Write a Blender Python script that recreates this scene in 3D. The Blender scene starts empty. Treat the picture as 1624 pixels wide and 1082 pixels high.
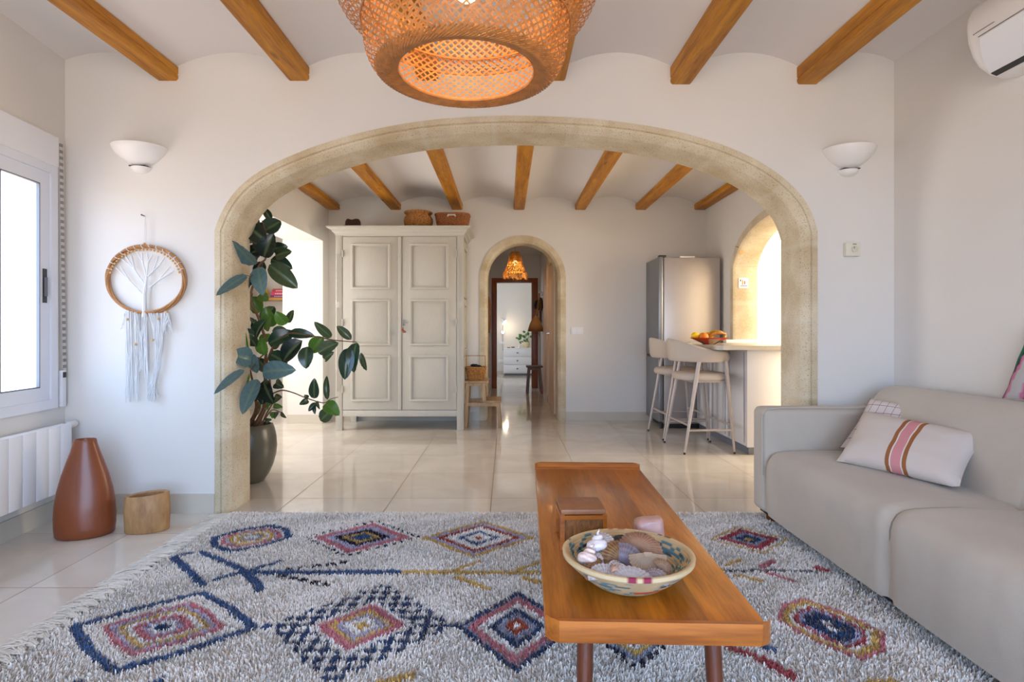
import bpy, bmesh, math, random
import numpy as np
from mathutils import Vector, Matrix, noise as mnoise
R = math.radians
PI = math.pi
rnd = random.Random(7)
C = bpy.context.scene.collection
sc = bpy.context.scene

# ------------------------------------------------------------------ camera
EYE = 1.02; FPX = 900.0; VX = 803.0; VY = 524.0
cd = bpy.data.cameras.new('camera')
cd.sensor_fit = 'HORIZONTAL'; cd.sensor_width = 36.0; cd.lens = FPX/1624*36
cd.shift_x = (812-VX)/1624; cd.shift_y = -(541-VY)/1624
cd.clip_start = 0.02; cd.clip_end = 200
cam = bpy.data.objects.new('camera', cd); C.objects.link(cam)
cam.location = (0, 0, EYE); cam.rotation_euler = (PI/2, 0, 0)
sc.camera = cam

# ------------------------------------------------------------------ world / daylight
sc.view_settings.view_transform = 'Standard'
sc.view_settings.look = 'None'
sc.view_settings.gamma = 1.0
sc.view_settings.use_curve_mapping = False
sc.view_settings.exposure = 0.46
w = bpy.data.worlds.new('world'); sc.world = w; w.use_nodes = True
nt = w.node_tree; nt.nodes.clear()
wo = nt.nodes.new('ShaderNodeOutputWorld'); bg = nt.nodes.new('ShaderNodeBackground')
tc = nt.nodes.new('ShaderNodeTexCoord'); sp = nt.nodes.new('ShaderNodeSeparateXYZ')
cr = nt.nodes.new('ShaderNodeValToRGB'); mp = nt.nodes.new('ShaderNodeMapRange')
mp.inputs['From Min'].default_value = -1; mp.inputs['From Max'].default_value = 1
nt.links.new(tc.outputs['Generated'], sp.inputs[0]); nt.links.new(sp.outputs['Z'], mp.inputs['Value'])
nt.links.new(mp.outputs[0], cr.inputs[0]); nt.links.new(cr.outputs[0], bg.inputs[0]); nt.links.new(bg.outputs[0], wo.inputs[0])
e = cr.color_ramp.elements
e[0].position = 0.0; e[0].color = (.50, .42, .36, 1)
e[1].position = 1.0; e[1].color = (.45, .68, 1.0, 1)
for p, c in ((.47, (.62, .54, .47, 1)), (.515, (.50, .72, 1.06, 1)), (.7, (.38, .62, 1.04, 1))):
    k = e.new(p); k.color = c
bg.inputs['Strength'].default_value = 7.8

def area(name, loc, rot, sx, sy, power, color, portal=False):
    l = bpy.data.lights.new(name, 'AREA'); l.shape = 'RECTANGLE'; l.size = sx; l.size_y = sy
    l.energy = power; l.color = color
    if portal: l.cycles.is_portal = True
    o = bpy.data.objects.new(name, l); C.objects.link(o); o.location = loc; o.rotation_euler = rot
    return o
area('portal_glazed_door', (0.1, -1.72, 1.1), (R(90), 0, 0), 3.0, 2.2, 1, (1,1,1), True)
area('portal_window', (-2.55, 2.5, 1.25), (R(90), 0, R(-90)), 1.2, 1.3, 1, (1,1,1), True)
area('daylight_side_room', (-3.27, 5.2, 1.3), (R(90), 0, R(-90)), 1.3, 1.6, 44, (.96, .95, .95))  # lamp set at the added window frame to brighten the back room
area('daylight_kitchen', (4.35, 4.3, 1.6), (R(90), 0, R(72)), 1.6, 1.5, 88, (1.0, .88, .70))
area('fill_bedroom', (-1.05, 11.6, 1.5), (R(90), 0, R(-90)), 1.5, 1.2, 17, (.86, .92, 1.0))  # added lamp out of view, lighting the bedroom from the side

# ------------------------------------------------------------------ helpers
def lin(r, g, b):
    f = lambda v: ((v/255+.055)/1.055)**2.4 if v/255 > .04045 else v/255/12.92
    return (f(r), f(g), f(b), 1)

def P(px, py, z=0.0):
    'photo pixel -> point on the horizontal plane z'
    d = FPX*(EYE-z)/(py-VY)
    return Vector(((px-VX)/FPX*d, d, z))
def Q(px, py, d):
    'photo pixel -> point at distance d'
    return Vector(((px-VX)/FPX*d, d, EYE+(VY-py)/FPX*d))

class MB:
    def __init__(s):
        s.bm = bmesh.new(); s.cl = None
    def _xf(s, vs, M):
        bmesh.ops.transform(s.bm, matrix=M, verts=vs)
    def box(s, c, size, rot=None, bev=0, seg=2):
        M = Matrix.Translation(Vector(c))
        if rot: 
            from mathutils import Euler
            M = M @ Euler(rot).to_matrix().to_4x4()
        M = M @ Matrix.Diagonal((*size, 1))
        g = bmesh.ops.create_cube(s.bm, size=1, matrix=M)
        if bev:
            es = set()
            for v in g['verts']:
                for ed in v.link_edges: es.add(ed)
            bmesh.ops.bevel(s.bm, geom=list(es), offset=bev, segments=seg, affect='EDGES', profile=.5)
        return s
    def b2(s, x0, x1, y0, y1, z0, z1, bev=0, seg=2):
        return s.box(((x0+x1)/2, (y0+y1)/2, (z0+z1)/2), (abs(x1-x0), abs(y1-y0), abs(z1-z0)), None, bev, seg)
    def rings(s, rings, closed=True, cap0=True, cap1=True):
        rs = [[s.bm.verts.new(v) for v in r] for r in rings]
        n = len(rs[0])
        for a, b in zip(rs[:-1], rs[1:]):
            for i in range(n if closed else n-1):
                j = (i+1) % n
                try: s.bm.faces.new((a[i], a[j], b[j], b[i]))
                except ValueError: pass
        if closed and cap0: s.bm.faces.new(list(reversed(rs[0])))
        if closed and cap1: s.bm.faces.new(rs[-1])
        return s
    def tube(s, pts, r, n=8, cap=True, flat=1.0):
        pts = [Vector(p) for p in pts]
        if not hasattr(r, '__len__'): r = [r]*len(pts)
        up = Vector((0, 0, 1)); rs = []; prev = None
        for i, p in enumerate(pts):
            t = (pts[min(i+1, len(pts)-1)] - pts[max(i-1, 0)])
            if t.length < 1e-9: t = Vector((0, 0, 1))
            t.normalize()
            if prev is None:
                a = up if abs(t.z) < .9 else Vector((1, 0, 0))
                u = t.cross(a).normalized()
            else:
                u = (prev - t*prev.dot(t)).normalized()
            prev = u; v = t.cross(u)
            rs.append([p + u*(math.cos(k*2*PI/n)*r[i]) + v*(math.sin(k*2*PI/n)*r[i]*flat) for k in range(n)])
        return s.rings(rs, True, cap, cap)
    def cyl(s, a, b, r0, r1=None, n=16):
        return s.tube([a, b], [r0, r0 if r1 is None else r1], n)
    def lathe(s, prof, c=(0, 0, 0), n=32, sx=1, sy=1, rz=0, cap0=True, cap1=True):
        cx, cy, cz = c; rs = []
        for r, z in prof:
            ring = []
            for k in range(n):
                a = 2*PI*k/n; x = math.cos(a)*r*sx; y = math.sin(a)*r*sy
                ring.append(Vector((cx+x*math.cos(rz)-y*math.sin(rz), cy+x*math.sin(rz)+y*math.cos(rz), cz+z)))
            rs.append(ring)
        return s.rings(rs, True, cap0, cap1)
    def ball(s, c, r, n=12, rot=None):
        if not hasattr(r, '__len__'): r = (r, r, r)
        M = Matrix.Translation(Vector(c))
        if rot:
            from mathutils import Euler
            M = M @ Euler(rot).to_matrix().to_4x4()
        M = M @ Matrix.Diagonal((*r, 1))
        bmesh.ops.create_uvsphere(s.bm, u_segments=n, v_segments=max(6, n*2//3), radius=1, matrix=M)
        return s
    def prism(s, poly, z0, z1):
        'plan polygon extruded upward'
        return s.rings([[Vector((x, y, z0)) for x, y in poly], [Vector((x, y, z1)) for x, y in poly]])
    def extr_y(s, poly, y0, y1):
        'x,z polygon extruded along y'
        return s.rings([[Vector((x, y0, z)) for x, z in poly], [Vector((x, y1, z)) for x, z in poly]])
    def quad(s, *p):
        s.bm.faces.new([s.bm.verts.new(Vector(q)) for q in p]); return s
    def build(s, name, m=None, parent=None, smooth=True, ang=38, base=None, colors=None):
        bm = s.bm
        bmesh.ops.recalc_face_normals(bm, faces=bm.faces)
        if smooth:
            ca = math.cos(R(ang)); bm.normal_update()
            for f in bm.faces: f.smooth = True
            for ed in bm.edges:
                if len(ed.link_faces) == 2 and ed.link_faces[0].normal.dot(ed.link_faces[1].normal) < ca: ed.smooth = False
        me = bpy.data.meshes.new(name); bm.to_mesh(me); bm.free()
        return link(name, me, m, parent, base)

ORG = {}
def link(name, me, m=None, parent=None, base=None):
    o = bpy.data.objects.new(name, me); C.objects.link(o)
    if m is not None: me.materials.append(m)
    n = len(me.vertices); co = np.empty(n*3, dtype=np.float32); me.vertices.foreach_get('co', co); co = co.reshape(-1, 3)
    if parent is not None:
        org = ORG[parent.name]; o.parent = parent
    elif base is not None:
        org = Vector(base); o.location = org
    else:
        lo, hi = co.min(0), co.max(0)
        org = Vector(((lo[0]+hi[0])/2, (lo[1]+hi[1])/2, lo[2])); o.location = org
    co -= np.array(org, dtype=np.float32)
    me.vertices.foreach_set('co', co.ravel()); me.update()
    ORG[o.name] = Vector(org)
    return o
def empty(name, loc, label=None, cat=None, group=None):
    o = bpy.data.objects.new(name, None); C.objects.link(o); o.location = loc; o.empty_display_size = .05
    ORG[o.name] = Vector(loc)
    return tag(o, label, cat, group)
def tag(o, label=None, cat=None, group=None, kind=None):
    if label: o['label'] = label
    if cat: o['category'] = cat
    if group: o['group'] = group
    if kind: o['kind'] = kind
    return o
def struct(o, label=None):
    o['kind'] = 'structure'
    if label: o['label'] = label
    return o
def copy_tree(o, parent=None):
    c = o.copy(); C.objects.link(c)
    if parent is not None: c.parent = parent
    for ch in list(o.children): copy_tree(ch, c)
    return c
def vcol(o, fn, name='Col'):
    'per corner colours from fn(co, normal of face, face index)'
    me = o.data; a = me.color_attributes.new(name, 'FLOAT_COLOR', 'POINT')
    buf = np.ones((len(me.vertices), 4), dtype=np.float32)
    for i, v in enumerate(me.vertices): buf[i] = fn(v.co)
    a.data.foreach_set('color', buf.ravel())
def catmull(pts, m=6):
    pts = [Vector(p) for p in pts]; out = []
    for i in range(len(pts)-1):
        p0 = pts[max(i-1, 0)]; p1 = pts[i]; p2 = pts[i+1]; p3 = pts[min(i+2, len(pts)-1)]
        for k in range(m):
            t = k/m
            out.append(.5*((2*p1)+(p2-p0)*t+(2*p0-5*p1+4*p2-p3)*t*t+(3*p1-p0-3*p2+p3)*t**3))
    out.append(pts[-1]); return out

# ------------------------------------------------------------------ materials
def newmat(name):
    m = bpy.data.materials.new(name); m.use_nodes = True
    nt = m.node_tree; b = nt.nodes['Principled BSDF']
    return m, nt, b
def mat(name, col, rough=.6, metal=0, var=0.0, vscale=8, bump=0.0, bscale=60, col2=None, spec=.5, stretch=None, coat=0, sss=0, emit=None, estr=0, trans=0, alpha=1, detail=4, bdist=.01, pos=False):
    m, nt, b = newmat(name); N = nt.nodes; L = nt.links
    b.inputs['Roughness'].default_value = rough; b.inputs['Metallic'].default_value = metal
    b.inputs['Specular IOR Level'].default_value = spec
    b.inputs['Coat Weight'].default_value = coat; b.inputs['Coat Roughness'].default_value = .15
    b.inputs['Base Color'].default_value = col
    if trans: b.inputs['Transmission Weight'].default_value = trans
    if emit: b.inputs['Emission Color'].default_value = emit; b.inputs['Emission Strength'].default_value = estr
    if var or bump:
        if pos:
            g = N.new('ShaderNodeNewGeometry'); src = g.outputs['Position']
        else:
            t = N.new('ShaderNodeTexCoord'); src = t.outputs['Object']
        if stretch:
            mp = N.new('ShaderNodeMapping'); mp.inputs['Scale'].default_value = stretch; L.new(src, mp.inputs[0]); src = mp.outputs[0]
    if var:
        n = N.new('ShaderNodeTexNoise'); n.inputs['Scale'].default_value = vscale; n.inputs['Detail'].default_value = detail
        L.new(src, n.inputs['Vector'])
        r = N.new('ShaderNodeValToRGB'); c2 = col2 or tuple([max(0, c*(1-var)) for c in col[:3]])+(1,)
        r.color_ramp.elements[0].position = .35; r.color_ramp.elements[1].position = .65
        r.color_ramp.elements[0].color = c2; r.color_ramp.elements[1].color = col
        L.new(n.outputs['Fac'], r.inputs[0]); L.new(r.outputs[0], b.inputs['Base Color'])
    if bump:
        n2 = N.new('ShaderNodeTexNoise'); n2.inputs['Scale'].default_value = bscale; n2.inputs['Detail'].default_value = 3
        L.new(src, n2.inputs['Vector'])
        bp = N.new('ShaderNodeBump'); bp.inputs['Strength'].default_value = bump; bp.inputs['Distance'].default_value = bdist
        L.new(n2.outputs['Fac'], bp.inputs['Height']); L.new(bp.outputs[0], b.inputs['Normal'])
    return m
def woodmat(name, c1, c2, scale=(14, 1.2, 14), rough=.4, plank=None, coat=0.0, knots=False, ringd=6):
    m, nt, b = newmat(name); N = nt.nodes; L = nt.links
    t = N.new('ShaderNodeTexCoord'); mp = N.new('ShaderNodeMapping'); mp.inputs['Scale'].default_value = scale
    oi = N.new('ShaderNodeObjectInfo'); ad = N.new('ShaderNodeVectorMath'); ad.operation = 'ADD'
    cb = N.new('ShaderNodeCombineXYZ'); mu = N.new('ShaderNodeMath'); mu.operation = 'MULTIPLY'; mu.inputs[1].default_value = 37
    L.new(oi.outputs['Random'], mu.inputs[0]); L.new(mu.outputs[0], cb.inputs[0]); L.new(mu.outputs[0], cb.inputs[1])
    L.new(t.outputs['Object'], mp.inputs[0]); L.new(mp.outputs[0], ad.inputs[0]); L.new(cb.outputs[0], ad.inputs[1])
    n = N.new('ShaderNodeTexNoise'); n.inputs['Scale'].default_value = 1; n.inputs['Detail'].default_value = 6; n.inputs['Distortion'].default_value = .8
    L.new(ad.outputs[0], n.inputs['Vector'])
    n3 = N.new('ShaderNodeTexNoise'); n3.inputs['Scale'].default_value = ringd; n3.inputs['Detail'].default_value = 3
    L.new(ad.outputs[0], n3.inputs['Vector'])
    mx0 = N.new('ShaderNodeMath'); mx0.operation = 'MULTIPLY_ADD'; mx0.inputs[1].default_value = .35
    L.new(n3.outputs['Fac'], mx0.inputs[0])
    ml = N.new('ShaderNodeMath'); ml.operation = 'MULTIPLY'; ml.inputs[1].default_value = .65
    L.new(n.outputs['Fac'], ml.inputs[0]); L.new(ml.outputs[0], mx0.inputs[2])
    r = N.new('ShaderNodeValToRGB'); r.color_ramp.elements[0].position = .36; r.color_ramp.elements[1].position = .62
    r.color_ramp.elements[0].color = c2; r.color_ramp.elements[1].color = c1
    L.new(mx0.outputs[0], r.inputs[0]); out = r.outputs[0]
    if plank:
        s2 = N.new('ShaderNodeSeparateXYZ'); L.new(t.outputs['Object'], s2.inputs[0])
        dv = N.new('ShaderNodeMath'); dv.operation = 'DIVIDE'; dv.inputs[1].default_value = plank; L.new(s2.outputs['X'], dv.inputs[0])
        fl = N.new('ShaderNodeMath'); fl.operation = 'FLOOR'; L.new(dv.outputs[0], fl.inputs[0])
        wn = N.new('ShaderNodeTexWhiteNoise'); wn.noise_dimensions = '1D'; L.new(fl.outputs[0], wn.inputs['W'])
        mr = N.new('ShaderNodeMapRange'); mr.inputs['To Min'].default_value = .78; mr.inputs['To Max'].default_value = 1.22; L.new(wn.outputs['Value'], mr.inputs['Value'])
        vm = N.new('ShaderNodeVectorMath'); vm.operation = 'SCALE'; L.new(out, vm.inputs[0]); L.new(mr.outputs[0], vm.inputs['Scale']); out = vm.outputs[0]
    if knots:
        v = N.new('ShaderNodeTexVoronoi'); v.inputs['Scale'].default_value = 1; v.inputs['Randomness'].default_value = 1
        m2 = N.new('ShaderNodeMapping'); m2.inputs['Scale'].default_value = (7, 2.2, 7); L.new(t.outputs['Object'], m2.inputs[0])
        a2 = N.new('ShaderNodeVectorMath'); a2.operation = 'ADD'; L.new(m2.outputs[0], a2.inputs[0]); L.new(cb.outputs[0], a2.inputs[1]); L.new(a2.outputs[0], v.inputs['Vector'])
        kr = N.new('ShaderNodeValToRGB'); kr.color_ramp.elements[0].position = .06; kr.color_ramp.elements[0].color = (.12, .10, .08, 1)
        kr.color_ramp.elements[1].position = .16; kr.color_ramp.elements[1].color = (1, 1, 1, 1); L.new(v.outputs['Distance'], kr.inputs[0])
        mm = N.new('ShaderNodeVectorMath'); mm.operation = 'MULTIPLY'; L.new(out, mm.inputs[0]); L.new(kr.outputs[0], mm.inputs[1]); out = mm.outputs[0]
    L.new(out, b.inputs['Base Color'])
    b.inputs['Roughness'].default_value = rough; b.inputs['Coat Weight'].default_value = coat; b.inputs['Coat Roughness'].default_value = .12
    bp = N.new('ShaderNodeBump'); bp.inputs['Strength'].default_value = .15; bp.inputs['Distance'].default_value = .002
    L.new(mx0.outputs[0], bp.inputs['Height']); L.new(bp.outputs[0], b.inputs['Normal'])
    return m
def colmat(name, rough=.7, bump=0, bscale=100, sheen=0, spec=.3, trl=0):
    m, nt, b = newmat(name); N = nt.nodes; L = nt.links
    a = N.new('ShaderNodeAttribute'); a.attribute_name = 'Col'; L.new(a.outputs['Color'], b.inputs['Base Color'])
    b.inputs['Roughness'].default_value = rough; b.inputs['Specular IOR Level'].default_value = spec
    if sheen: b.inputs['Sheen Weight'].default_value = sheen
    if bump:
        t = N.new('ShaderNodeTexCoord'); n = N.new('ShaderNodeTexNoise'); n.inputs['Scale'].default_value = bscale; L.new(t.outputs['Object'], n.inputs['Vector'])
        bp = N.new('ShaderNodeBump'); bp.inputs['Strength'].default_value = bump; bp.inputs['Distance'].default_value = .003
        L.new(n.outputs['Fac'], bp.inputs['Height']); L.new(bp.outputs[0], b.inputs['Normal'])
    if trl:
        tr = N.new('ShaderNodeBsdfTranslucent'); mx = N.new('ShaderNodeMixShader'); mx.inputs[0].default_value = trl
        L.new(a.outputs['Color'], tr.inputs[0]); o = N['Material Output'] if 'Material Output' in N else None
        L.new(b.outputs[0], mx.inputs[1]); L.new(tr.outputs[0], mx.inputs[2]); L.new(mx.outputs[0], o.inputs[0])
    return m

M = {}
M['wall'] = mat('plaster', lin(229, 224, 217), .85, var=.03, vscale=1.5, bump=.10, bscale=14, spec=.2, pos=True)
M['ceil'] = mat('ceiling_plaster', lin(233, 227, 222), .9, bump=.05, bscale=10, spec=.2, pos=True)
M['kwall'] = mat('kitchen_tiles', lin(240, 232, 218), .25, spec=.5)
M['skirt'] = mat('skirting_tile', lin(205, 196, 180), .3, var=.04, vscale=4, pos=True)
M['white'] = mat('white_paint', lin(236, 236, 238), .4)
M['alu'] = mat('white_frame', lin(228, 230, 236), .35)
M['radi'] = mat('radiator_enamel', lin(238, 238, 240), .3)
M['dark'] = mat('dark_plastic', lin(38, 36, 38), .4)
M['grey'] = mat('grey_rubber', lin(110, 112, 118), .5)
M['cer'] = mat('white_ceramic', lin(240, 236, 232), .45)
M['beam'] = woodmat('pine_beam', lin(206, 138, 28), lin(152, 90, 10), (16, 1.5, 16), .55, knots=True)
M['table'] = woodmat('teak_table', lin(200, 120, 28), lin(152, 84, 14), (22, 2.0, 22), .30, plank=.058, coat=.25)
M['table2'] = woodmat('teak_edge', lin(190, 110, 34), lin(140, 72, 16), (2, 22, 22), .32, coat=.2)
M['leg'] = woodmat('teak_leg', lin(112, 54, 26), lin(78, 34, 16), (20, 20, 2), .3, coat=.2)
M['door'] = woodmat('door_wood', lin(158, 86, 38), lin(122, 62, 26), (20, 20, 2), .4)
M['oak'] = woodmat('birch_wood', lin(190, 156, 112), lin(160, 124, 82), (20, 20, 3), .5)
M['walnut'] = woodmat('stool_wood', lin(122, 82, 48), lin(84, 54, 30), (20, 20, 3), .5)
M['stump'] = woodmat('stump_wood', lin(184, 142, 94), lin(146, 104, 64), (10, 10, 3), .55)
M['terra'] = mat('terracotta_glaze', lin(134, 68, 34), .34, var=.18, vscale=5, stretch=(1, 1, .4), coat=.1)
M['arm'] = mat('armoire_paint', lin(194, 188, 175), .5, var=.06, vscale=30, stretch=(6, 6, .5), bump=.1, bscale=40)
M['armin'] = mat('armoire_groove', lin(182, 176, 164), .6)
M['steel'] = mat('brushed_steel', lin(186, 180, 178), .38, metal=.75, var=.05, vscale=6)
M['steel2'] = mat('fridge_door_steel', lin(140, 142, 146), .35, metal=.7)
M['gloss'] = mat('counter_panel', lin(232, 230, 232), .15)
M['kick'] = mat('grey_kick', lin(128, 134, 146), .3, metal=.4)
M['ctop'] = mat('counter_stone', lin(206, 198, 184), .25, var=.12, vscale=150)
M['stoolf'] = mat('stool_fabric', lin(196, 182, 168), .9, bump=.2, bscale=400, bdist=.002)
M['stoolm'] = mat('stool_metal', lin(186, 174, 166), .35, metal=.15)
M['bamboo'] = mat('bamboo_strip', lin(192, 124, 62), .5, var=.3, vscale=40)
M['bamboo2'] = mat('bamboo_inner', lin(214, 132, 60), .5, var=.2, vscale=40)
M['raffia'] = mat('raffia', lin(200, 146, 60), .7, var=.3, vscale=60)
M['wick'] = mat('wicker', lin(206, 142, 74), .6, var=.6, vscale=70, bump=.5, bscale=120)
M['wick2'] = mat('wicker_red', lin(186, 116, 66), .6, var=.6, vscale=90, bump=.5, bscale=120)
M['cane'] = mat('cane', lin(190, 136, 84), .55, var=.3, vscale=30)
M['cord'] = mat('cotton_cord', lin(226, 226, 226), .9)
M['bead'] = mat('wood_bead', lin(214, 168, 106), .5)
M['felt'] = mat('brown_felt', lin(70, 48, 40), .95)
M['black'] = mat('black_cloth', lin(26, 26, 30), .9)
M['straw'] = mat('straw_weave', lin(196, 146, 84), .8, var=.3, vscale=80)
M['brown'] = mat('brown_weave', lin(124, 78, 44), .8, var=.3, vscale=80)
M['potg'] = mat('plant_pot_glaze', lin(98, 92, 78), .3, var=.2, vscale=3, col2=lin(84, 82, 66))
M['soil'] = mat('soil', lin(40, 30, 24), .95, bump=1, bscale=60)
M['stem'] = mat('stem_bark', lin(120, 86, 58), .8, var=.3, vscale=40)
M['leaf'] = colmat('rubber_leaf', .24, 0, spec=.6, trl=.18)
M['rug'] = colmat('rug_wool', .95, spec=.05)
M['colour'] = colmat('coloured', .7)
M['shellm'] = colmat('shell', .45, spec=.4)
M['bowlm'] = colmat('coiled_bowl', .75, .3, 300)
M['rose'] = mat('rose_quartz', lin(206, 160, 150), .3, var=.2, vscale=25, coat=.2)
M['bulb'] = mat('bulb_glow', lin(255, 220, 160), .5, emit=(1.0, .62, .22, 1), estr=14)
M['bulb2'] = mat('bulb_glow_white', lin(255, 240, 220), .5, emit=(1, .85, .65, 1), estr=12)
M['whitecup'] = mat('white_cup', lin(235, 232, 228), .3)
M['greenp'] = mat('plant_green', lin(84, 128, 60), .5)
M['chrome'] = mat('chrome', lin(190, 190, 190), .15, metal=1)
M['brass'] = mat('key_tassel', lin(150, 80, 50), .6)
M['peach'] = mat('cream_door', lin(232, 206, 178), .45)
M['shelf'] = mat('shelf_wood', lin(206, 150, 84), .5, var=.1, vscale=20)

# glass
m, nt_, b_ = newmat('window_glass'); b_.inputs['Base Color'].default_value = (1, 1, 1, 1)
N_ = nt_.nodes; tr_ = N_.new('ShaderNodeBsdfTransparent'); gl_ = N_.new('ShaderNodeBsdfGlossy'); gl_.inputs['Roughness'].default_value = .02
fr_ = N_.new('ShaderNodeValue'); fr_.outputs[0].default_value = .04; mx_ = N_.new('ShaderNodeMixShader')
nt_.links.new(fr_.outputs[0], mx_.inputs[0]); nt_.links.new(tr_.outputs[0], mx_.inputs[1]); nt_.links.new(gl_.outputs[0], mx_.inputs[2])
nt_.links.new(mx_.outputs[0], N_['Material Output'].inputs[0]); M['glass'] = m

# floor tiles: 0.6 m polished porcelain
m, nt_, b_ = newmat('floor_tiles'); N_ = nt_.nodes; L_ = nt_.links
g_ = N_.new('ShaderNodeNewGeometry'); s_ = N_.new('ShaderNodeSeparateXYZ'); L_.new(g_.outputs['Position'], s_.inputs[0])
def mth(op, a, b=None, c=None):
    n = N_.new('ShaderNodeMath'); n.operation = op
    for i, v in enumerate((a, b, c)):
        if v is None: continue
        if hasattr(v, 'is_linked'): L_.new(v, n.inputs[i])
        else: n.inputs[i].default_value = v
    return n.outputs[0]
ux = mth('DIVIDE', mth('ADD', s_.outputs['X'], .09+6.0), .6); uy = mth('DIVIDE', mth('ADD', s_.outputs['Y'], -3.447+6.0), .6)
dx = mth('ABSOLUTE', mth('SUBTRACT', mth('FRACT', mth('ADD', ux, .5)), .5)); dy = mth('ABSOLUTE', mth('SUBTRACT', mth('FRACT', mth('ADD', uy, .5)), .5))
gx = mth('LESS_THAN', dx, .0045); gy = mth('LESS_THAN', dy, .0040); gm = mth('MAXIMUM', gx, gy)
cb_ = N_.new('ShaderNodeCombineXYZ'); L_.new(mth('FLOOR', ux), cb_.inputs[0]); L_.new(mth('FLOOR', uy), cb_.inputs[1])
wn_ = N_.new('ShaderNodeTexWhiteNoise'); L_.new(cb_.outputs[0], wn_.inputs['Vector'])
ns_ = N_.new('ShaderNodeTexNoise'); ns_.inputs['Scale'].default_value = 2.2; ns_.inputs['Detail'].default_value = 6; ns_.inputs['Distortion'].default_value = 1.5
L_.new(g_.outputs['Position'], ns_.inputs['Vector'])
fac = mth('MULTIPLY_ADD', wn_.outputs['Value'], .25, mth('MULTIPLY', ns_.outputs['Fac'], .75))
r_ = N_.new('ShaderNodeValToRGB'); r_.color_ramp.elements[0].position = .3; r_.color_ramp.elements[1].position = .7
r_.color_ramp.elements[0].color = lin(206, 196, 182); r_.color_ramp.elements[1].color = lin(224, 216, 204); L_.new(fac, r_.inputs[0])
mx_ = N_.new('ShaderNodeMix'); mx_.data_type = 'RGBA'; L_.new(gm, mx_.inputs[0]); L_.new(r_.outputs[0], mx_.inputs[6]); mx_.inputs[7].default_value = lin(150, 128, 102)
L_.new(mx_.outputs[2], b_.inputs['Base Color'])
L_.new(mth('MULTIPLY_ADD', gm, .5, .07), b_.inputs['Roughness']); b_.inputs['Specular IOR Level'].default_value = .75
M['floor'] = m

# limestone with pits and mortar joints
m, nt_, b_ = newmat('limestone'); N_ = nt_.nodes; L_ = nt_.links
g_ = N_.new('ShaderNodeNewGeometry')
n1 = N_.new('ShaderNodeTexNoise'); n1.inputs['Scale'].default_value = 5; n1.inputs['Detail'].default_value = 8; L_.new(g_.outputs['Position'], n1.inputs['Vector'])
r_ = N_.new('ShaderNodeValToRGB'); r_.color_ramp.elements[0].position = .32; r_.color_ramp.elements[1].position = .68
r_.color_ramp.elements[0].color = lin(198, 178, 144); r_.color_ramp.elements[1].color = lin(226, 213, 186); L_.new(n1.outputs['Fac'], r_.inputs[0])
n2 = N_.new('ShaderNodeTexNoise'); n2.inputs['Scale'].default_value = 160; n2.inputs['Detail'].default_value = 3; L_.new(g_.outputs['Position'], n2.inputs['Vector'])
r2 = N_.new('ShaderNodeValToRGB'); r2.color_ramp.elements[0].position = .30; r2.color_ramp.elements[1].position = .42
r2.color_ramp.elements[0].color = (.5, .45, .38, 1); r2.color_ramp.elements[1].color = (1, 1, 1, 1); L_.new(n2.outputs['Fac'], r2.inputs[0])
vm = N_.new('ShaderNodeVectorMath'); vm.operation = 'MULTIPLY'; L_.new(r_.outputs[0], vm.inputs[0]); L_.new(r2.outputs[0], vm.inputs[1])
at_ = N_.new('ShaderNodeAttribute'); at_.attribute_name = 'Col'
mx_ = N_.new('ShaderNodeMix'); mx_.data_type = 'RGBA'; L_.new(at_.outputs['Fac'], mx_.inputs[0]); L_.new(vm.outputs[0], mx_.inputs[6]); mx_.inputs[7].default_value = lin(222, 214, 194)
L_.new(mx_.outputs[2], b_.inputs['Base Color']); b_.inputs['Roughness'].default_value = .9; b_.inputs['Specular IOR Level'].default_value = .15
bp = N_.new('ShaderNodeBump'); bp.inputs['Strength'].default_value = .35; bp.inputs['Distance'].default_value = .004
L_.new(n2.outputs['Fac'], bp.inputs['Height']); L_.new(bp.outputs[0], b_.inputs['Normal']); M['stone'] = m

# sofa linen: woven bump with soft dirt variation
def linen(name, col, sc_=420):
    m, nt, b = newmat(name); N = nt.nodes; L = nt.links
    t = N.new('ShaderNodeTexCoord')
    n = N.new('ShaderNodeTexNoise'); n.inputs['Scale'].default_value = 3; n.inputs['Detail'].default_value = 5; L.new(t.outputs['Object'], n.inputs['Vector'])
    r = N.new('ShaderNodeValToRGB'); r.color_ramp.elements[0].position = .3; r.color_ramp.elements[1].position = .7
    r.color_ramp.elements[0].color = tuple(c*.88 for c in col[:3])+(1,); r.color_ramp.elements[1].color = col; L.new(n.outputs['Fac'], r.inputs[0])
    L.new(r.outputs[0], b.inputs['Base Color']); b.inputs['Roughness'].default_value = .95; b.inputs['Specular IOR Level'].default_value = .1
    b.inputs['Sheen Weight'].default_value = .2
    v = N.new('ShaderNodeTexNoise'); v.inputs['Scale'].default_value = sc_; L.new(t.outputs['Object'], v.inputs['Vector'])
    w_ = N.new('ShaderNodeTexNoise'); w_.inputs['Scale'].default_value = 7; w_.inputs['Detail'].default_value = 2; L.new(t.outputs['Object'], w_.inputs['Vector'])
    bp = N.new('ShaderNodeBump'); bp.inputs['Strength'].default_value = .25; bp.inputs['Distance'].default_value = .002; L.new(v.outputs['Fac'], bp.inputs['Height'])
    b2 = N.new('ShaderNodeBump'); b2.inputs['Strength'].default_value = .35; b2.inputs['Distance'].default_value = .02; L.new(w_.outputs['Fac'], b2.inputs['Height']); L.new(bp.outputs[0], b2.inputs['Normal'])
    L.new(b2.outputs[0], b.inputs['Normal']); return m
M['sofa'] = linen('sofa_linen', lin(200, 189, 174))
M['boxw'] = mat('woven_box_side', lin(146, 90, 36), .5, var=.45, vscale=90, stretch=(1, 1, .35), bump=.4, bscale=160)
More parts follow.
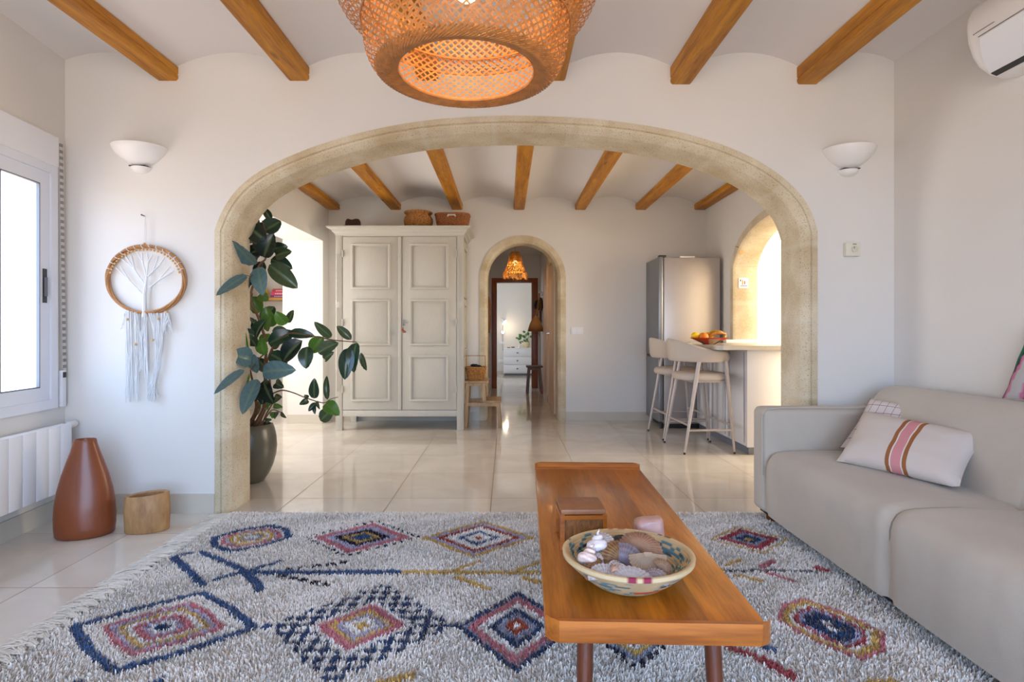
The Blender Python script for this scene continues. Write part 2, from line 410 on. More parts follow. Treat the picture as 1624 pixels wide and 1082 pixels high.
M['lidw'] = mat('box_lid_wood', lin(156, 102, 66), .45, var=.25, vscale=30)
# ------------------------------------------------------------------ structure
YF = 3.166; YFB = 3.40; YB = 6.42; YBB = 6.62; XR = 2.163; XRB = 2.25; XLB = -2.01; YR = -1.6
ZT = 2.78
def LX(d, off=0): return -2.462+.092*(YF-d)+off
struct(MB().prism([(-2.62, YR-.2), (4.8, YR-.2), (4.8, 14), (-3.42, 14), (-3.42, YF+.1), (-2.75, YF+.1)], -.1, 0).build('floor', M['floor'], smooth=False), 'polished cream stone tile floor running through all the rooms')

def arch_curve(px, d):
    return [Q(x, y, d) for x, y in px]
big_px = [(341.7,364.7),(348.5,340),(360.8,318.5),(376,298.5),(397.7,280),(422,266),(447,253.9),(484,238.5),(521,226.2),(561,213.9),(607,203),(653,194.8),(699.5,189.2),(761,185.5),(822.6,184.3),(881.6,186),(943,189.9),(1004.7,197),(1051,204.6),(1097,215.4),(1143,229.5),(1174,241.6),(1204.9,257),(1235.6,277),(1260,297),(1278.7,318),(1291,343),(1295.3,368)]
def resample(pts, n):
    pts = catmull(pts, 8); d = [0]
    for a, b in zip(pts[:-1], pts[1:]): d.append(d[-1]+(b-a).length)
    out = []
    j = 0
    for k in range(n):
        t = d[-1]*k/(n-1)
        while j < len(d)-2 and d[j+1] < t: j += 1
        f = (t-d[j])/max(1e-9, d[j+1]-d[j]); out.append(pts[j].lerp(pts[j+1], min(1, f)))
    for _ in range(6):
        out = [out[0]]+[(out[i-1]+out[i]*2+out[i+1])/4 for i in range(1, n-1)]+[out[-1]]
    return out
def hole_curve(uz, n=72):
    'list of (u, z) outline from floor, over the arch, to the floor'
    c = resample([Vector((u, 0, z)) for u, z in uz], n)
    zs = [c[0].z*k/10 for k in range(10)]; ze = [c[-1].z*(1-(k+1)/10) for k in range(10)]
    return [(c[0].x, z) for z in zs]+[(p.x, p.z) for p in c]+[(c[-1].x, z) for z in ze]
def arch_wall(name, hole, u0, u1, t0, t1, axis='x', zb=0.0):
    'wall with an arched hole; u along the wall, t through it'
    mb = MB()
    V = (lambda u, t, z: (u, t, z)) if axis == 'x' else (lambda u, t, z: (t, u, z))
    for t in (t0, t1):
        hu = [h[0] for h in hole]
        mb.quad(V(u0, t, 0), V(hole[0][0], t, 0), V(hole[0][0], t, ZT), V(u0, t, ZT))
        mb.quad(V(hole[-1][0], t, 0), V(u1, t, 0), V(u1, t, ZT), V(hole[-1][0], t, ZT))
        for (a, za), (b, zb_) in zip(hole[:-1], hole[1:]):
            if abs(a-b) < 1e-6: continue
            mb.quad(V(a, t, za), V(b, t, zb_), V(b, t, ZT), V(a, t, ZT))
    for (a, za), (b, zb_) in zip(hole[:-1], hole[1:]):
        mb.quad(V(a, t0, za), V(b, t0, zb_), V(b, t1, zb_), V(a, t1, za))
    for u in (u0, u1): mb.quad(V(u, t0, 0), V(u, t1, 0), V(u, t1, ZT), V(u, t0, ZT))
    mb.quad(V(u0, t0, ZT), V(u1, t0, ZT), V(u1, t1, ZT), V(u0, t1, ZT))
    bmesh.ops.remove_doubles(mb.bm, verts=mb.bm.verts, dist=1e-5)
    return struct(mb.build(name, M['wall'], smooth=False))
def arch_stone(name, hole, section, axis='x', joints=0.42, seed=1):
    'stone surround: section = [(inset, t)] swept along the hole outline'
    mb = MB(); n = len(hole); rs = []
    V = (lambda u, t, z: Vector((u, t, z))) if axis == 'x' else (lambda u, t, z: Vector((t, u, z)))
    # subdivide finely so that joints can be coloured
    pts = [Vector((u, 0, z)) for u, z in hole]; fine = []
    for a, b in zip(pts[:-1], pts[1:]):
        m_ = max(1, int((b-a).length/.02)); fine += [a.lerp(b, k/m_) for k in range(m_)]
    fine.append(pts[-1]); dist = [0]
    for a, b in zip(fine[:-1], fine[1:]): dist.append(dist[-1]+(b-a).length)
    for i, p in enumerate(fine):
        t = (fine[min(i+2, len(fine)-1)]-fine[max(i-2, 0)]).normalized()
        nrm = Vector((t.z, 0, -t.x))   # to the right of travel = inward
        rs.append([V(p.x+nrm.x*s, tt, max(0, p.z+nrm.z*s)) for s, tt in section])
    mb.rings(rs)
    ns = len(section)
    o = mb.build(name, M['stone'], ang=30)
    me = o.data; a = me.color_attributes.new('Col', 'FLOAT_COLOR', 'POINT'); buf = np.zeros((len(me.vertices), 4), dtype=np.float32)
    for i in range(len(fine)):
        k = dist[i]/joints; f = abs(k-round(k))*joints
        v = .38 if (f < .013 and round(k) > 0) else 0.0
        buf[i*ns:(i+1)*ns] = (v, v, v, 1)
    a.data.foreach_set('color', buf.ravel())
    return struct(o)

big = hole_curve([(p.x, p.z) for p in arch_curve(big_px, YF)])
arch_wall('wall_center', big, -2.72, 2.6, YF, YFB)
arch_stone('trim_1', big, [(0, YF), (0, YF-.010), (.030, YF-.010), (.034, YF-.003), (.040, YF-.010), (.052, YF-.008), (.066, YF+.004), (.078, YF+.022), (.082, YF+.030), (.084, YFB+.006), (0, YFB+.006)])
rr = .488
small = [(.185-rr*math.cos(k*PI/40), 1.607+rr*math.sin(k*PI/40)) for k in range(41)]
small = [(small[0][0], z) for z in (0, .4, .8, 1.2)]+small+[(small[-1][0], z) for z in (1.2, .8, .4, 0)]
arch_wall('wall_back', small, XLB-.4, XRB+.25, YB, YBB)
arch_stone('trim_2', small, [(0, YB), (0, YB-.008), (.060, YB-.008), (.085, YB+.012), (.092, YB+.03), (.092, YBB+.005), (0, YBB+.005)])
# right wall of the back room with the kitchen arch
kp = [(5.69,0),(5.69,1.0),(5.69,1.677),(5.60,1.80),(5.50,1.895),(5.36,1.965),(5.20,2.02),(5.0,2.06),(4.75,2.078)]
kp = kp + [(9.5-y, z) for y, z in reversed(kp[:-1])]
ks = [k for k in kp if k[1] > 1.2]
kit = hole_curve([(y, z) for y, z in ks], 50)
kit = list(reversed(kit))
arch_wall('wall_back_right', kit, YFB, YB, XRB, XRB+.226, axis='y')
arch_stone('trim_3', kit, [(0, XRB), (0, XRB-.006), (-.0, XRB-.006)][:2]+[(.07, XRB-.006), (.085, XRB+.02), (.085, XRB+.23), (0, XRB+.23)], axis='y')
# fix inward direction for axis y (outline runs the other way round)
# living room walls
struct(MB().b2(XR, XR+.24, YR, YF, 0, ZT).build('wall_right', M['wall'], smooth=False))
wl = MB()
def lprism(mb, d0, d1, z0, z1, o0=0, o1=-.14): mb.prism([(LX(d0, o0), d0), (LX(d1, o0), d1), (LX(d1, o1), d1), (LX(d0, o1), d0)], z0, z1)
WD0, WD1, WZ0, WZ1 = 2.25, 3.085, .60, 2.065
lprism(wl, YR, WD0, 0, ZT); lprism(wl, WD1, YF, 0, ZT); lprism(wl, WD0, WD1, 0, WZ0); lprism(wl, WD0, WD1, WZ1, ZT)
struct(wl.build('wall_left', M['wall'], smooth=False))
# rear wall with a wide glazed opening (behind the camera)
wr = MB(); wr.b2(-2.6, -1.4, YR-.2, YR, 0, ZT).b2(1.6, 2.6, YR-.2, YR, 0, ZT).b2(-1.4, 1.6, YR-.2, YR, 2.2, ZT)
struct(wr.build('wall_rear', M['wall'], smooth=False))
# back room left wall with wide opening, side room
wb = MB(); wb.b2(XLB-.39, XLB, 6.217, YB, 0, ZT).b2(XLB-.39, XLB, YFB, 4.3, 0, ZT).b2(XLB-.39, XLB, 4.3, 6.217, 2.0, ZT)
struct(wb.build('wall_back_left', M['wall'], smooth=False))
ws = MB(); ws.b2(-3.42, -2.4, 7.5, 7.7, 0, ZT).b2(-3.42, -3.3, 4.2, 7.7, 0, ZT).b2(XLB-.6, XLB-.39, YBB, 7.5, 0, ZT)
struct(ws.build('wall_side_room', M['wall'], smooth=False))
sk = MB(); sk.b2(-3.42, XLB-.39, 4.1, 4.2, 0, ZT); struct(sk.build('wall_side_near', M['wall'], smooth=False))
# kitchen shell
wk = MB(); wk.b2(2.476, 4.8, YB, YBB, 0, ZT).b2(4.6, 4.8, YF, YB, 0, ZT).b2(2.6, 4.8, YF, YFB, 0, ZT)
struct(wk.build('wall_kitchen', M['kwall'], smooth=False))
# hall and bedroom shell
HX0, HX1, HY = -.27, .60, 10.0
wh = MB(); wh.b2(HX0-.12, HX0, YBB, HY, 0, ZT); struct(wh.build('wall_hall_left', M['wall'], smooth=False))
wh = MB(); wh.b2(HX1, HX1+.12, YBB, HY, 0, ZT); struct(wh.build('wall_hall_right', M['wall'], smooth=False))
we = MB(); we.b2(HX0-1.4, -.168, HY, HY+.12, 0, ZT).b2(.448, 1.9, HY, HY+.12, 0, ZT).b2(-.168, .448, HY, HY+.12, 1.86, ZT)
struct(we.build('wall_hall_end', M['wall'], smooth=False))
wz = MB(); wz.b2(-1.4, 1.9, 13.1, 13.3, 0, ZT).b2(-1.5, -1.3, HY+.12, 13.1, 0, ZT).b2(1.8, 2.0, HY+.12, 13.1, 0, ZT)
struct(wz.build('wall_bedroom', M['wall'], smooth=False))
struct(MB().b2(HX0-.12, HX1+.12, YBB, HY, 2.33, 2.5).build('ceiling_hall', M['ceil'], smooth=False))
struct(MB().b2(-1.5, 2.0, HY+.12, 13.3, 2.5, 2.6).build('ceiling_bedroom', M['ceil'], smooth=False))
struct(MB().b2(-3.42, XLB-.39, 4.1, 7.7, 2.5, 2.6).b2(XRB+.226, 4.8, YF, YBB, 2.5, 2.6).build('ceiling_side', M['ceil'], smooth=False))
struct(MB().b2(-2.75, 4.8, YR-.2, YFB, ZT, ZT+.1).b2(-3.42, 4.8, YFB, 13.4, ZT, ZT+.1).build('ceiling_slab', M['ceil'], smooth=False))

# vaulted ceilings
def vault(name, xs, y0, y1, zs=2.465, rise=.105, ends=.055):
    prof = []
    for i, (a, b) in enumerate(zip(xs[:-1], xs[1:])):
        za = zs+(ends if i == 0 else 0); zb = zs+(ends if i == len(xs)-2 else 0)
        for k in range(17):
            t = k/16; z = za*(1-t)+zb*t + 4*t*(1-t)*(rise-(ends/2 if (i == 0 or i == len(xs)-2) else 0))
            if k or i == 0: prof.append((a+(b-a)*t, z))
    mb = MB(); rs = []
    bot0 = [mb.bm.verts.new((x, y0, z)) for x, z in prof]; bot1 = [mb.bm.verts.new((x, y1, z)) for x, z in prof]
    top0 = [mb.bm.verts.new((x, y0, ZT)) for x, z in prof]; top1 = [mb.bm.verts.new((x, y1, ZT)) for x, z in prof]
    F = mb.bm.faces.new
    for i in range(len(prof)-1):
        F((bot0[i], bot0[i+1], bot1[i+1], bot1[i])); F((top0[i], top1[i], top1[i+1], top0[i+1]))
        F((bot0[i], top0[i], top0[i+1], bot0[i+1])); F((bot1[i], bot1[i+1], top1[i+1], top1[i]))
    F((bot0[0], bot1[0], top1[0], top0[0])); F((bot0[-1], top0[-1], top1[-1], bot1[-1]))
    return struct(mb.build(name, M['ceil'], ang=25))
fb = [-1.889, -1.158, -.44, .272, .974, 1.68]
vault('ceiling', [LX(YF, -.02)]+fb+[XR], YR, YF)
bb = [-1.945, -1.252, -.555, .145, .838, 1.522, 2.188]
vault('ceiling_back', [XLB-.4]+bb+[XRB+.3], YFB, YB, 2.435, .10, 0)

def beam(x, y0, y1, z, w_, label, group, h=.075):
    a = w_/2
    pr = [(-a+.012, 0), (a-.012, 0), (a-.003, .007), (a, .016), (a-.001, .030), (a-.006, .034), (a-.001, .038), (a, .045), (a, h), (-a, h), (-a, .045), (-a+.001, .038), (-a+.006, .034), (-a+.001, .030), (-a, .016), (-a+.003, .007)]
    mb = MB(); mb.extr_y([(x+px_, z+pz) for px_, pz in pr], y0, y1)
    o = mb.build('ceiling_beam', M['beam'], base=(x, (y0+y1)/2, z), ang=25)
    return tag(o, label, 'beam', group)
names = ['leftmost varnished pine beam on the living room ceiling, above the left wall light', 'second pine beam from the left on the living room ceiling', 'pine ceiling beam mostly hidden behind the left part of the woven pendant lamp', 'pine ceiling beam emerging right of the woven pendant lamp', 'second pine beam from the right on the living room ceiling', 'rightmost varnished pine beam on the living room ceiling, towards the air conditioner']
for i, x in enumerate(fb):
    beam(x, YR, YF, 2.412-(.02 if i > 3 else 0), .118, names[i], 'pine beams across the living room ceiling', .075+(.02 if i > 3 else 0))
names = ['short pine beam in the far room nearest its left wall', 'pine beam in the far room above the left part of the white wardrobe', 'pine beam in the far room ending above the wicker baskets', 'middle pine beam of the far room, ending above the small arch', 'pine beam in the far room just right of the small arch', 'pine beam in the far room ending left of the fridge', 'short pine beam in the far room against its right wall']
for i, x in enumerate(bb):
    beam(x, YFB, YB, 2.382, .124, names[i], 'pine beams across the far room ceiling', .06)

# baseboards
def base(name, *bs):
    mb = MB()
    for b in bs: mb.b2(*b)
    return struct(mb.build(name, M['skirt'], smooth=False))
bl = big[0][0]; br = big[-1][0]
base('baseboard_front', (LX(YF), bl-.001, YF-.012, YF, 0, .109), (br+.001, XR, YF-.012, YF, 0, .109))
mb = MB(); lprism(mb, YR, YF-.012, 0, .10, .012, 0); struct(mb.build('baseboard_left', M['skirt'], smooth=False))
base('baseboard_right', (XR-.012, XR, YR, YF-.012, 0, .109))
base('baseboard_back', (XLB, small[0][0]-.001, YB-.012, YB, 0, .096), (small[-1][0]+.001, XRB, YB-.012, YB, 0, .096))
base('baseboard_back_left', (XLB, XLB+.012, 6.217, YB-.012, 0, .096), (XLB-.39, XLB, 6.205, 6.217, 0, .096), (XLB, XLB+.012, YFB+.02, 4.3, 0, .096))
base('baseboard_hall', (HX0, HX0+.012, YBB+.01, HY, 0, .08), (HX1-.012, HX1, 8.0, HY, 0, .08), (-1.3, 1.8, 13.088, 13.1, 0, .08))

# left window
fw = .05
wi = empty('window_1', (LX(2.5), 2.5, WZ0)); struct(wi, 'white sliding window on the left wall beside the corner')
def lbox(mb, d0, d1, z0, z1, o0, o1): lprism(mb, d0, d1, z0, z1, o0, o1)
f = MB(); BZ = 1.905
lbox(f, WD0, WD1, WZ0, WZ0+fw, .018, -.11); lbox(f, WD0, WD1, BZ-.045, BZ, .018, -.11)
lbox(f, WD0, WD0+fw, WZ0+fw, BZ-.045, .018, -.11); lbox(f, WD1-fw, WD1, WZ0+fw, BZ-.045, .018, -.11)
lbox(f, WD0+fw, WD1-fw, WZ0+fw, WZ0+fw+.03, -.04, -.045)
f.build('window_frame', M['alu'], wi, smooth=False)
f = MB(); lbox(f, WD0, WD1, BZ, WZ1, .022, -.2); f.build('shutter_box', M['white'], wi, smooth=False)
def sash(d0, d1, o0, o1, nm, handle=False):
    z0, z1 = WZ0+fw, BZ-.045; s_ = .068
    f = MB(); lbox(f, d0, d1, z0, z0+s_, o0, o1); lbox(f, d0, d1, z1-s_, z1, o0, o1); lbox(f, d0, d0+s_, z0+s_, z1-s_, o0, o1); lbox(f, d1-s_, d1, z0+s_, z1-s_, o0, o1)
    o = f.build(nm, M['alu'], wi, smooth=False)
    g = MB(); om = (o0+o1)/2; lbox(g, d0+s_, d1-s_, z0+s_, z1-s_, om+.003, om-.003); g.build('pane', M['glass'], o, smooth=False)
    g = MB(); 
    for (a, b, c, d) in ((d0+s_, d1-s_, z0+s_, z0+s_+.006), (d0+s_, d1-s_, z1-s_-.006, z1-s_), (d1-s_-.006, d1-s_, z0+s_, z1-s_), (d0+s_, d0+s_+.006, z0+s_, z1-s_)): lbox(g, a, b, c, d, o0+.0005, om+.003)
    g.build('gasket', M['grey'], o, smooth=False)
    if handle:
        h = MB(); lbox(h, d1-.05, d1-.022, 1.165, 1.345, o0+.004, o0); hh = h.build('latch', M['dark'], o, smooth=False); hh['label'] = 'dark grey latch plate'
        h = MB(); lbox(h, d1-.044, d1-.028, 1.20, 1.30, o0+.012, o0+.004); h.build('latch_grip', M['grey'], o, smooth=False)
mid = (WD0+WD1)/2
sash(mid-.03, WD1-fw, .006, -.034, 'sash', True)
sash(WD0+fw, mid+.03, -.052, -.092, 'sash')
# roller blind tape with its winder
tp = empty('shutter_strap', (LX(3.12, .02), 3.12, .55), 'grey striped shutter strap hanging beside the left window', 'strap')
mb = MB(); mbd = MB()
a = Vector((LX(3.105, .02), 3.105, 2.04)); b = Vector((LX(3.135, .02), 3.135, .76))
n = 74
for k in range(n):
    p = a.lerp(b, (k+.5)/n); q = (b-a)/n
    (mb if k % 2 else mbd).box(p, (.004, .020, q.length*(1.0)), None)
mb.build('strap_weave', mat('strap_cream', lin(206, 202, 198), .8), tp, smooth=False); mbd.build('strap_stripe', mat('strap_grey', lin(142, 138, 134), .8), tp, smooth=False)
w_ = MB(); w_.box((LX(3.125, .012), 3.125, .70), (.024, .036, .20), (0, 0, R(5.2)), .004); wo_ = w_.build('strap_winder', M['white'], tp)
w_ = MB(); w_.box((LX(3.125, .026), 3.125, .775), (.006, .022, .03), (0, 0, R(5.2)), .002); w_.build('strap_slot', M['dark'], wo_)

# glazed door frame behind camera
dr = empty('door_1', (.1, YR-.1, 0)); struct(dr)
f = MB()
for x in (-1.37, -.37, .57, 1.57): f.b2(x-.03, x+.03, YR-.13, YR-.07, 0, 2.2)
f.b2(-1.4, 1.6, YR-.13, YR-.07, 2.14, 2.2).b2(-1.4, 1.6, YR-.13, YR-.07, 0, .05)
f.build('door_frame', M['alu'], dr, smooth=False)
g = MB(); g.b2(-1.34, 1.54, YR-.103, YR-.097, .05, 2.14); g.build('pane', M['glass'], dr, smooth=False)

# radiator
ra = empty('radiator', (LX(2.3, .07), 2.3, .15), 'white panelled wall radiator under the left window', 'radiator')
ang = math.atan(.092)
for k in range(17):
    d = 3.022-.087*k
    mb = MB()
    c = Vector((LX(d, .095), d, .345))
    mb.box(c, (.022, .0852, .35), (0, 0, ang), .003)
    mb.box(c+Vector((-.045, -.004, 0)), (.068, .05, .32), (0, 0, ang), .006)
    mb.build('radiator_section', M['radi'], ra)
mb = MB(); a = Vector((LX(3.07, .06), 3.07, .52)); mb.tube([(LX(1.65, .06), 1.65, .505), (LX(3.06, .06), 3.06, .505)], .014, 10); mb.tube([(LX(1.65, .06), 1.65, .19), (LX(3.06, .06), 3.06, .19)], .014, 10); mb.b2(LX(2.8), LX(2.8, .05), 2.75, 2.77, .46, .49); mb.b2(LX(2.0), LX(2.0, .05), 1.95, 1.97, .46, .49)
mb.build('header_pipe', M['radi'], ra)
mb = MB(); mb.tube([(LX(3.06, .075), 3.06, .505), (LX(3.08, .075), 3.08, .505), (LX(3.082, .075), 3.085, .505), (LX(3.13, .075), 3.135, .505), (LX(3.14, .075), 3.142, .505)], [.011, .011, .019, .018, .014], 16)
mb.build('thermostat_valve', M['cer'], ra)
# ------------------------------------------------------------------ rug
def build_rug():
    Z0 = .012; X0, X1, Y0, Y1 = -1.50, 1.78, 1.02, 3.115
    rug = MB().b2(X0, X1, Y0, Y1, .001, Z0).build('rug', M['rugbase'], smooth=False)
    tag(rug, 'shaggy cream rug with blue, pink and yellow diamond patterns on the tiled floor', 'rug')
    rng = np.random.default_rng(3)
    sp_ = .0056
    nx = int((X1-X0)/sp_); ny = int((Y1-Y0)/sp_)
    gx, gy = np.meshgrid(np.arange(nx), np.arange(ny)); N = gx.size
    x = X0+(gx.ravel()+.5+rng.uniform(-.55, .55, N))*sp_; y = Y0+(gy.ravel()+.5+rng.uniform(-.55, .55, N))*sp_
    x = np.clip(x, X0, X1); y = np.clip(y, Y0, Y1)
    # snap the pattern to the knots of the weave so outlines step a little
    cxs = np.round(x/.017)*.017; cys = np.round(y/.017)*.017
    px_ = .45*x+.55*cxs; py_ = .45*y+.55*cys
    L = lambda r, g, b: np.array(lin(r, g, b)[:3])
    cream = L(238, 230, 220); navy = L(60, 76, 106); blue = L(76, 98, 134); black = L(46, 44, 60); pink = L(204, 128, 134); yel = L(214, 176, 104)
    gry = L(158, 160, 176); rust = L(168, 74, 52); red = L(178, 84, 88); lil = L(186, 178, 196); wht = L(240, 234, 226); dgr = L(110, 108, 116)
    col = np.tile(cream, (N, 1)); col *= rng.uniform(.90, 1.06, (N, 1))
    W = lambda a: P(a[0], a[1], .03)
    def diamond(Lp, Tp, Rp, Bp, rings, rect=0.0):
        l, t, r, b = [W(q) for q in (Lp, Tp, Rp, Bp)]
        c = (l+t+r+b)/4; u = (r-l)/2; v = (t-b)/2
        dt = u.x*v.y-u.y*v.x
        dx = px_-c.x; dy = py_-c.y
        a = (dx*v.y-dy*v.x)/dt; bb = (u.x*dy-u.y*dx)/dt
        m = np.abs(a)+np.abs(bb)
        if rect: m = m*(1-rect)+rect*np.maximum(np.abs(a), np.abs(bb))*1.35
        lo = 0
        for hi, c_ in rings:
            k = (m >= lo) & (m < hi)
            if c_ is not None:
                if isinstance(c_, tuple):
                    q1 = np.floor((a+bb)*c_[2]); q2 = np.floor((a-bb)*c_[2])
                    ch = ((q1+q2) % 2 == 0)
                    col[k & ch] = c_[0]
                    if c_[1] is not None: col[k & ~ch] = c_[1]
                else: col[k] = c_
            lo = hi
    def line(p, q, w_, c_, dash=None):
        a = W(p); b = W(q); d = b-a; ln = d.length; d = d/ln
        dx = px_-a.x; dy = py_-a.y; t = dx*d.x+dy*d.y; s = np.abs(-dx*d.y+dy*d.x)
        k = (t > 0) & (t < ln) & (s < w_*.62)
        if dash: k &= ((t/dash) % 1) < .72
        col[k] = c_
    diamond((324,851),(436,826),(470,849.6),(361,875), [(.07,gry),(.18,wht),(.27,gry),(.36,yel),(.45,wht),(.56,yel),(.63,lil),(.74,pink),(.81,wht),(1.0,blue)], .35)
    diamond((479,850),(597,822),(670,850),(546,879), [(.22,blue),(.33,yel),(.48,black),(.64,lil),(.82,pink),(.90,wht),(1.0,(black,None,9))])
    diamond((671,850),(763,823.5),(852,850),(747,881), [(.07,rust),(.26,wht),(.38,blue),(.52,wht),(.62,wht),(.74,rust),(.88,lil),(1.0,yel)])
    diamond((885,850),(975,823.5),(1070,850),(975,881), [(.2,pink),(.4,blue),(.6,wht),(.8,yel),(1.0,blue)])
    diamond((1121,851),(1172,832.5),(1248,851),(1213,876), [(.14,yel),(.34,navy),(.50,gry),(.78,red),(.90,wht),(1.0,yel)])
    diamond((1300,851),(1380,832),(1480,851),(1430,876), [(.3,navy),(.6,yel),(1.0,rust)])
    for a_, b_, w_, c_ in (((376,904),(637,904),.030,blue),((637,904),(1000,904),.028,yel),((1000,902),(1150,900),.02,yel),((1150,901),(1300,903),.014,dgr),((316,872),(386,900),.026,blue),((386,900),(417,934),.030,blue),((393,902),(447,886),.020,blue),((405,932),(424,930),.02,blue),
        ((272,881),(308,873),.02,blue),((274,881),(325,925),.028,blue),((333,919),(356,911),.018,blue),((356,911),(372,906),.02,blue),
        ((715,903),(765,886),.018,yel),((723,911),(777,932),.024,yel),((817,902),(860,887),.018,yel),((825,912),(860,921),.024,yel),
        ((1149,893.5),(1178,884),.018,yel),((1165,908),(1209,919),.022,yel),((1207,897),(1227,885),.022,pink),((1212,904),(1263,919),.020,pink),((1292,896),(1318,904),.03,red)):
        line(a_, b_, w_, c_)
    for a_, b_, w_, c_ in (((452,899.5),(553,888),.018,black),((440,909),(525,925),.022,black)): line(a_, b_, w_, c_, .055)
    diamond((101,989),(327,932),(415,989.7),(172,1069), [(.09,navy),(.17,wht),(.24,lil),(.34,pink),(.42,wht),(.50,yel),(.57,lil),(.66,pink),(.87,None),(1.0,blue)], .12)
    diamond((426,988.4),(608,922),(724,987),(518,1081), [(.08,yel),(.20,wht),(.28,lil),(.36,yel),(.48,pink),(.56,wht),(1.0,(navy,None,6.5))])
    diamond((727,987),(819,936),(918,987),(815,1065), [(.09,wht),(.22,rust),(.36,gry),(.50,navy),(.66,wht),(.84,pink),(.88,gry),(1.0,navy)])
    diamond((905,987),(1000,936),(1095,987),(1017,1062), [(.12,yel),(.3,gry),(.45,black),(.6,wht),(.72,yel),(.84,gry),(1.0,(black,None,8))])
    diamond((1226,974),(1266,944),(1415,997),(1372,1053), [(.06,rust),(.2,(navy,wht,3)),(.5,navy),(.58,lil),(.68,red),(.76,wht),(.90,yel),(1.0,pink)], .3)
    line((1143,1016),(1200,1036), .026, red); line((1200,1036),(1266,1072), .034, red)
    line((1205,1017),(1230,1026), .026, blue)
    line((595,1082),(660,1063), .03, yel); line((112,1083),(137,1074), .03, navy); line((236,1082),(262,1073), .025, blue); line((1330,1090),(1420,1075), .03, yel)
    line((415,989),(428,988), .03, blue); line((722,987),(730,987), .03, navy)
    # far row outside the picture, near edge of the rug: more of the same diamonds
    for kx, c1, c2 in ((-1.1, blue, yel), (-.4, black, pink), (.3, rust, blue), (1.0, navy, yel)):
        m = np.abs(px_-kx)/.3+np.abs(py_-1.22)/.17
        for lo, hi, cc in ((0, .2, c2), (.35, .5, c1), (.6, .75, c2), (.85, 1, c1)):
            k = (m >= lo) & (m < hi); col[k] = cc
    col *= rng.uniform(.92, 1.08, (N, 1)); col = np.clip(col, 0, 1)
    # tufts
    az = rng.uniform(0, 2*PI, N); ln = rng.uniform(.011, .019, N); lean = rng.uniform(.1, .75, N)
    # locally combed direction
    comb = np.sin(x*7+np.cos(y*9)*2)*2+np.cos(y*6.0)*1.5
    az = np.where(rng.random(N) < .55, comb+rng.normal(0, .6, N), az)
    wdt = rng.uniform(.0014, .0026, N)
    hx = np.cos(az); hy = np.sin(az); wx = -np.sin(az+rng.normal(0, .6, N)); wy = np.cos(az)
    V = np.empty((N, 6, 3), dtype=np.float32)
    z1 = ln*.62*np.cos(lean*.5); z2 = z1+ln*.38*np.cos(lean*1.3)
    x1 = x+hx*ln*.62*np.sin(lean*.5); y1 = y+hy*ln*.62*np.sin(lean*.5); x2 = x1+hx*ln*.45*np.sin(lean*1.3); y2 = y1+hy*ln*.45*np.sin(lean*1.3)
    for i, (xx, yy, zz, ww) in enumerate(((x, y, 0*x, wdt), (x1, y1, z1, wdt*1.1), (x2, y2, z2, wdt*.55))):
        V[:, 2*i, 0] = xx-wx*ww; V[:, 2*i, 1] = yy-wy*ww; V[:, 2*i, 2] = Z0-.002+zz
        V[:, 2*i+1, 0] = xx+wx*ww; V[:, 2*i+1, 1] = yy+wy*ww; V[:, 2*i+1, 2] = Z0-.002+zz
    me = strips_mesh('pile', V, 6)
    a = me.color_attributes.new('Col', 'FLOAT_COLOR', 'POINT')
    cc = np.ones((N, 6, 4), dtype=np.float32); cc[:, :, :3] = col[:, None, :]
    cc = np.clip(cc, 0, 1); a.data.foreach_set('color', cc.ravel())
    o = link('pile', me, M['rug'], rug); o['kind'] = 'stuff'
    # fringe along the left end: short loose cords
    nf = 4200; fy = rng.uniform(Y0, Y1, nf); cl = np.round(fy/.045)*.045; fy = fy*.28+cl*.72
    fl = rng.uniform(.05, .15, nf); fa = rng.normal(0, .16, nf)+np.sin(cl*137)*.55; cu = rng.normal(0, .5, nf)
    V = np.empty((nf, 8, 3), dtype=np.float32); wv = rng.uniform(.0012, .0026, nf)
    for i in range(4):
        t = i/3; xx = X0+.01-fl*t*np.cos(fa+cu*t); yy = fy+fl*t*np.sin(fa+cu*t); zz = .004+.016*(1-t)*rng.uniform(.5, 1, nf)+.012*np.sin(t*3)*rng.random(nf)
        V[:, 2*i, 0] = xx; V[:, 2*i, 1] = yy-wv; V[:, 2*i, 2] = zz; V[:, 2*i+1, 0] = xx; V[:, 2*i+1, 1] = yy+wv; V[:, 2*i+1, 2] = zz+.001
    me = strips_mesh('fringe', V, 8); o = link('fringe', me, M['fringe'], rug); o['kind'] = 'stuff'
def strips_mesh(name, V, k):
    N = len(V); me = bpy.data.meshes.new(name)
    me.vertices.add(N*k); me.vertices.foreach_set('co', V.reshape(-1).astype(np.float32))
    q = k//2-1; base = (np.arange(N)*k)[:, None]
    loc = np.array([[2*i, 2*i+1, 2*i+3, 2*i+2] for i in range(q)]).ravel()[None, :]
    idx = (base+loc).astype(np.int32).ravel()
    me.loops.add(len(idx)); me.loops.foreach_set('vertex_index', idx)
    me.polygons.add(N*q); me.polygons.foreach_set('loop_start', (np.arange(N*q)*4).astype(np.int32)); me.polygons.foreach_set('loop_total', np.full(N*q, 4, dtype=np.int32))
    me.update(calc_edges=True); me.validate()
    return me
M['rugbase'] = mat('rug_backing', lin(196, 186, 172), .95, bump=.5, bscale=200)
M['fringe'] = mat('rug_fringe', lin(236, 228, 214), .95, var=.15, vscale=20)
build_rug()

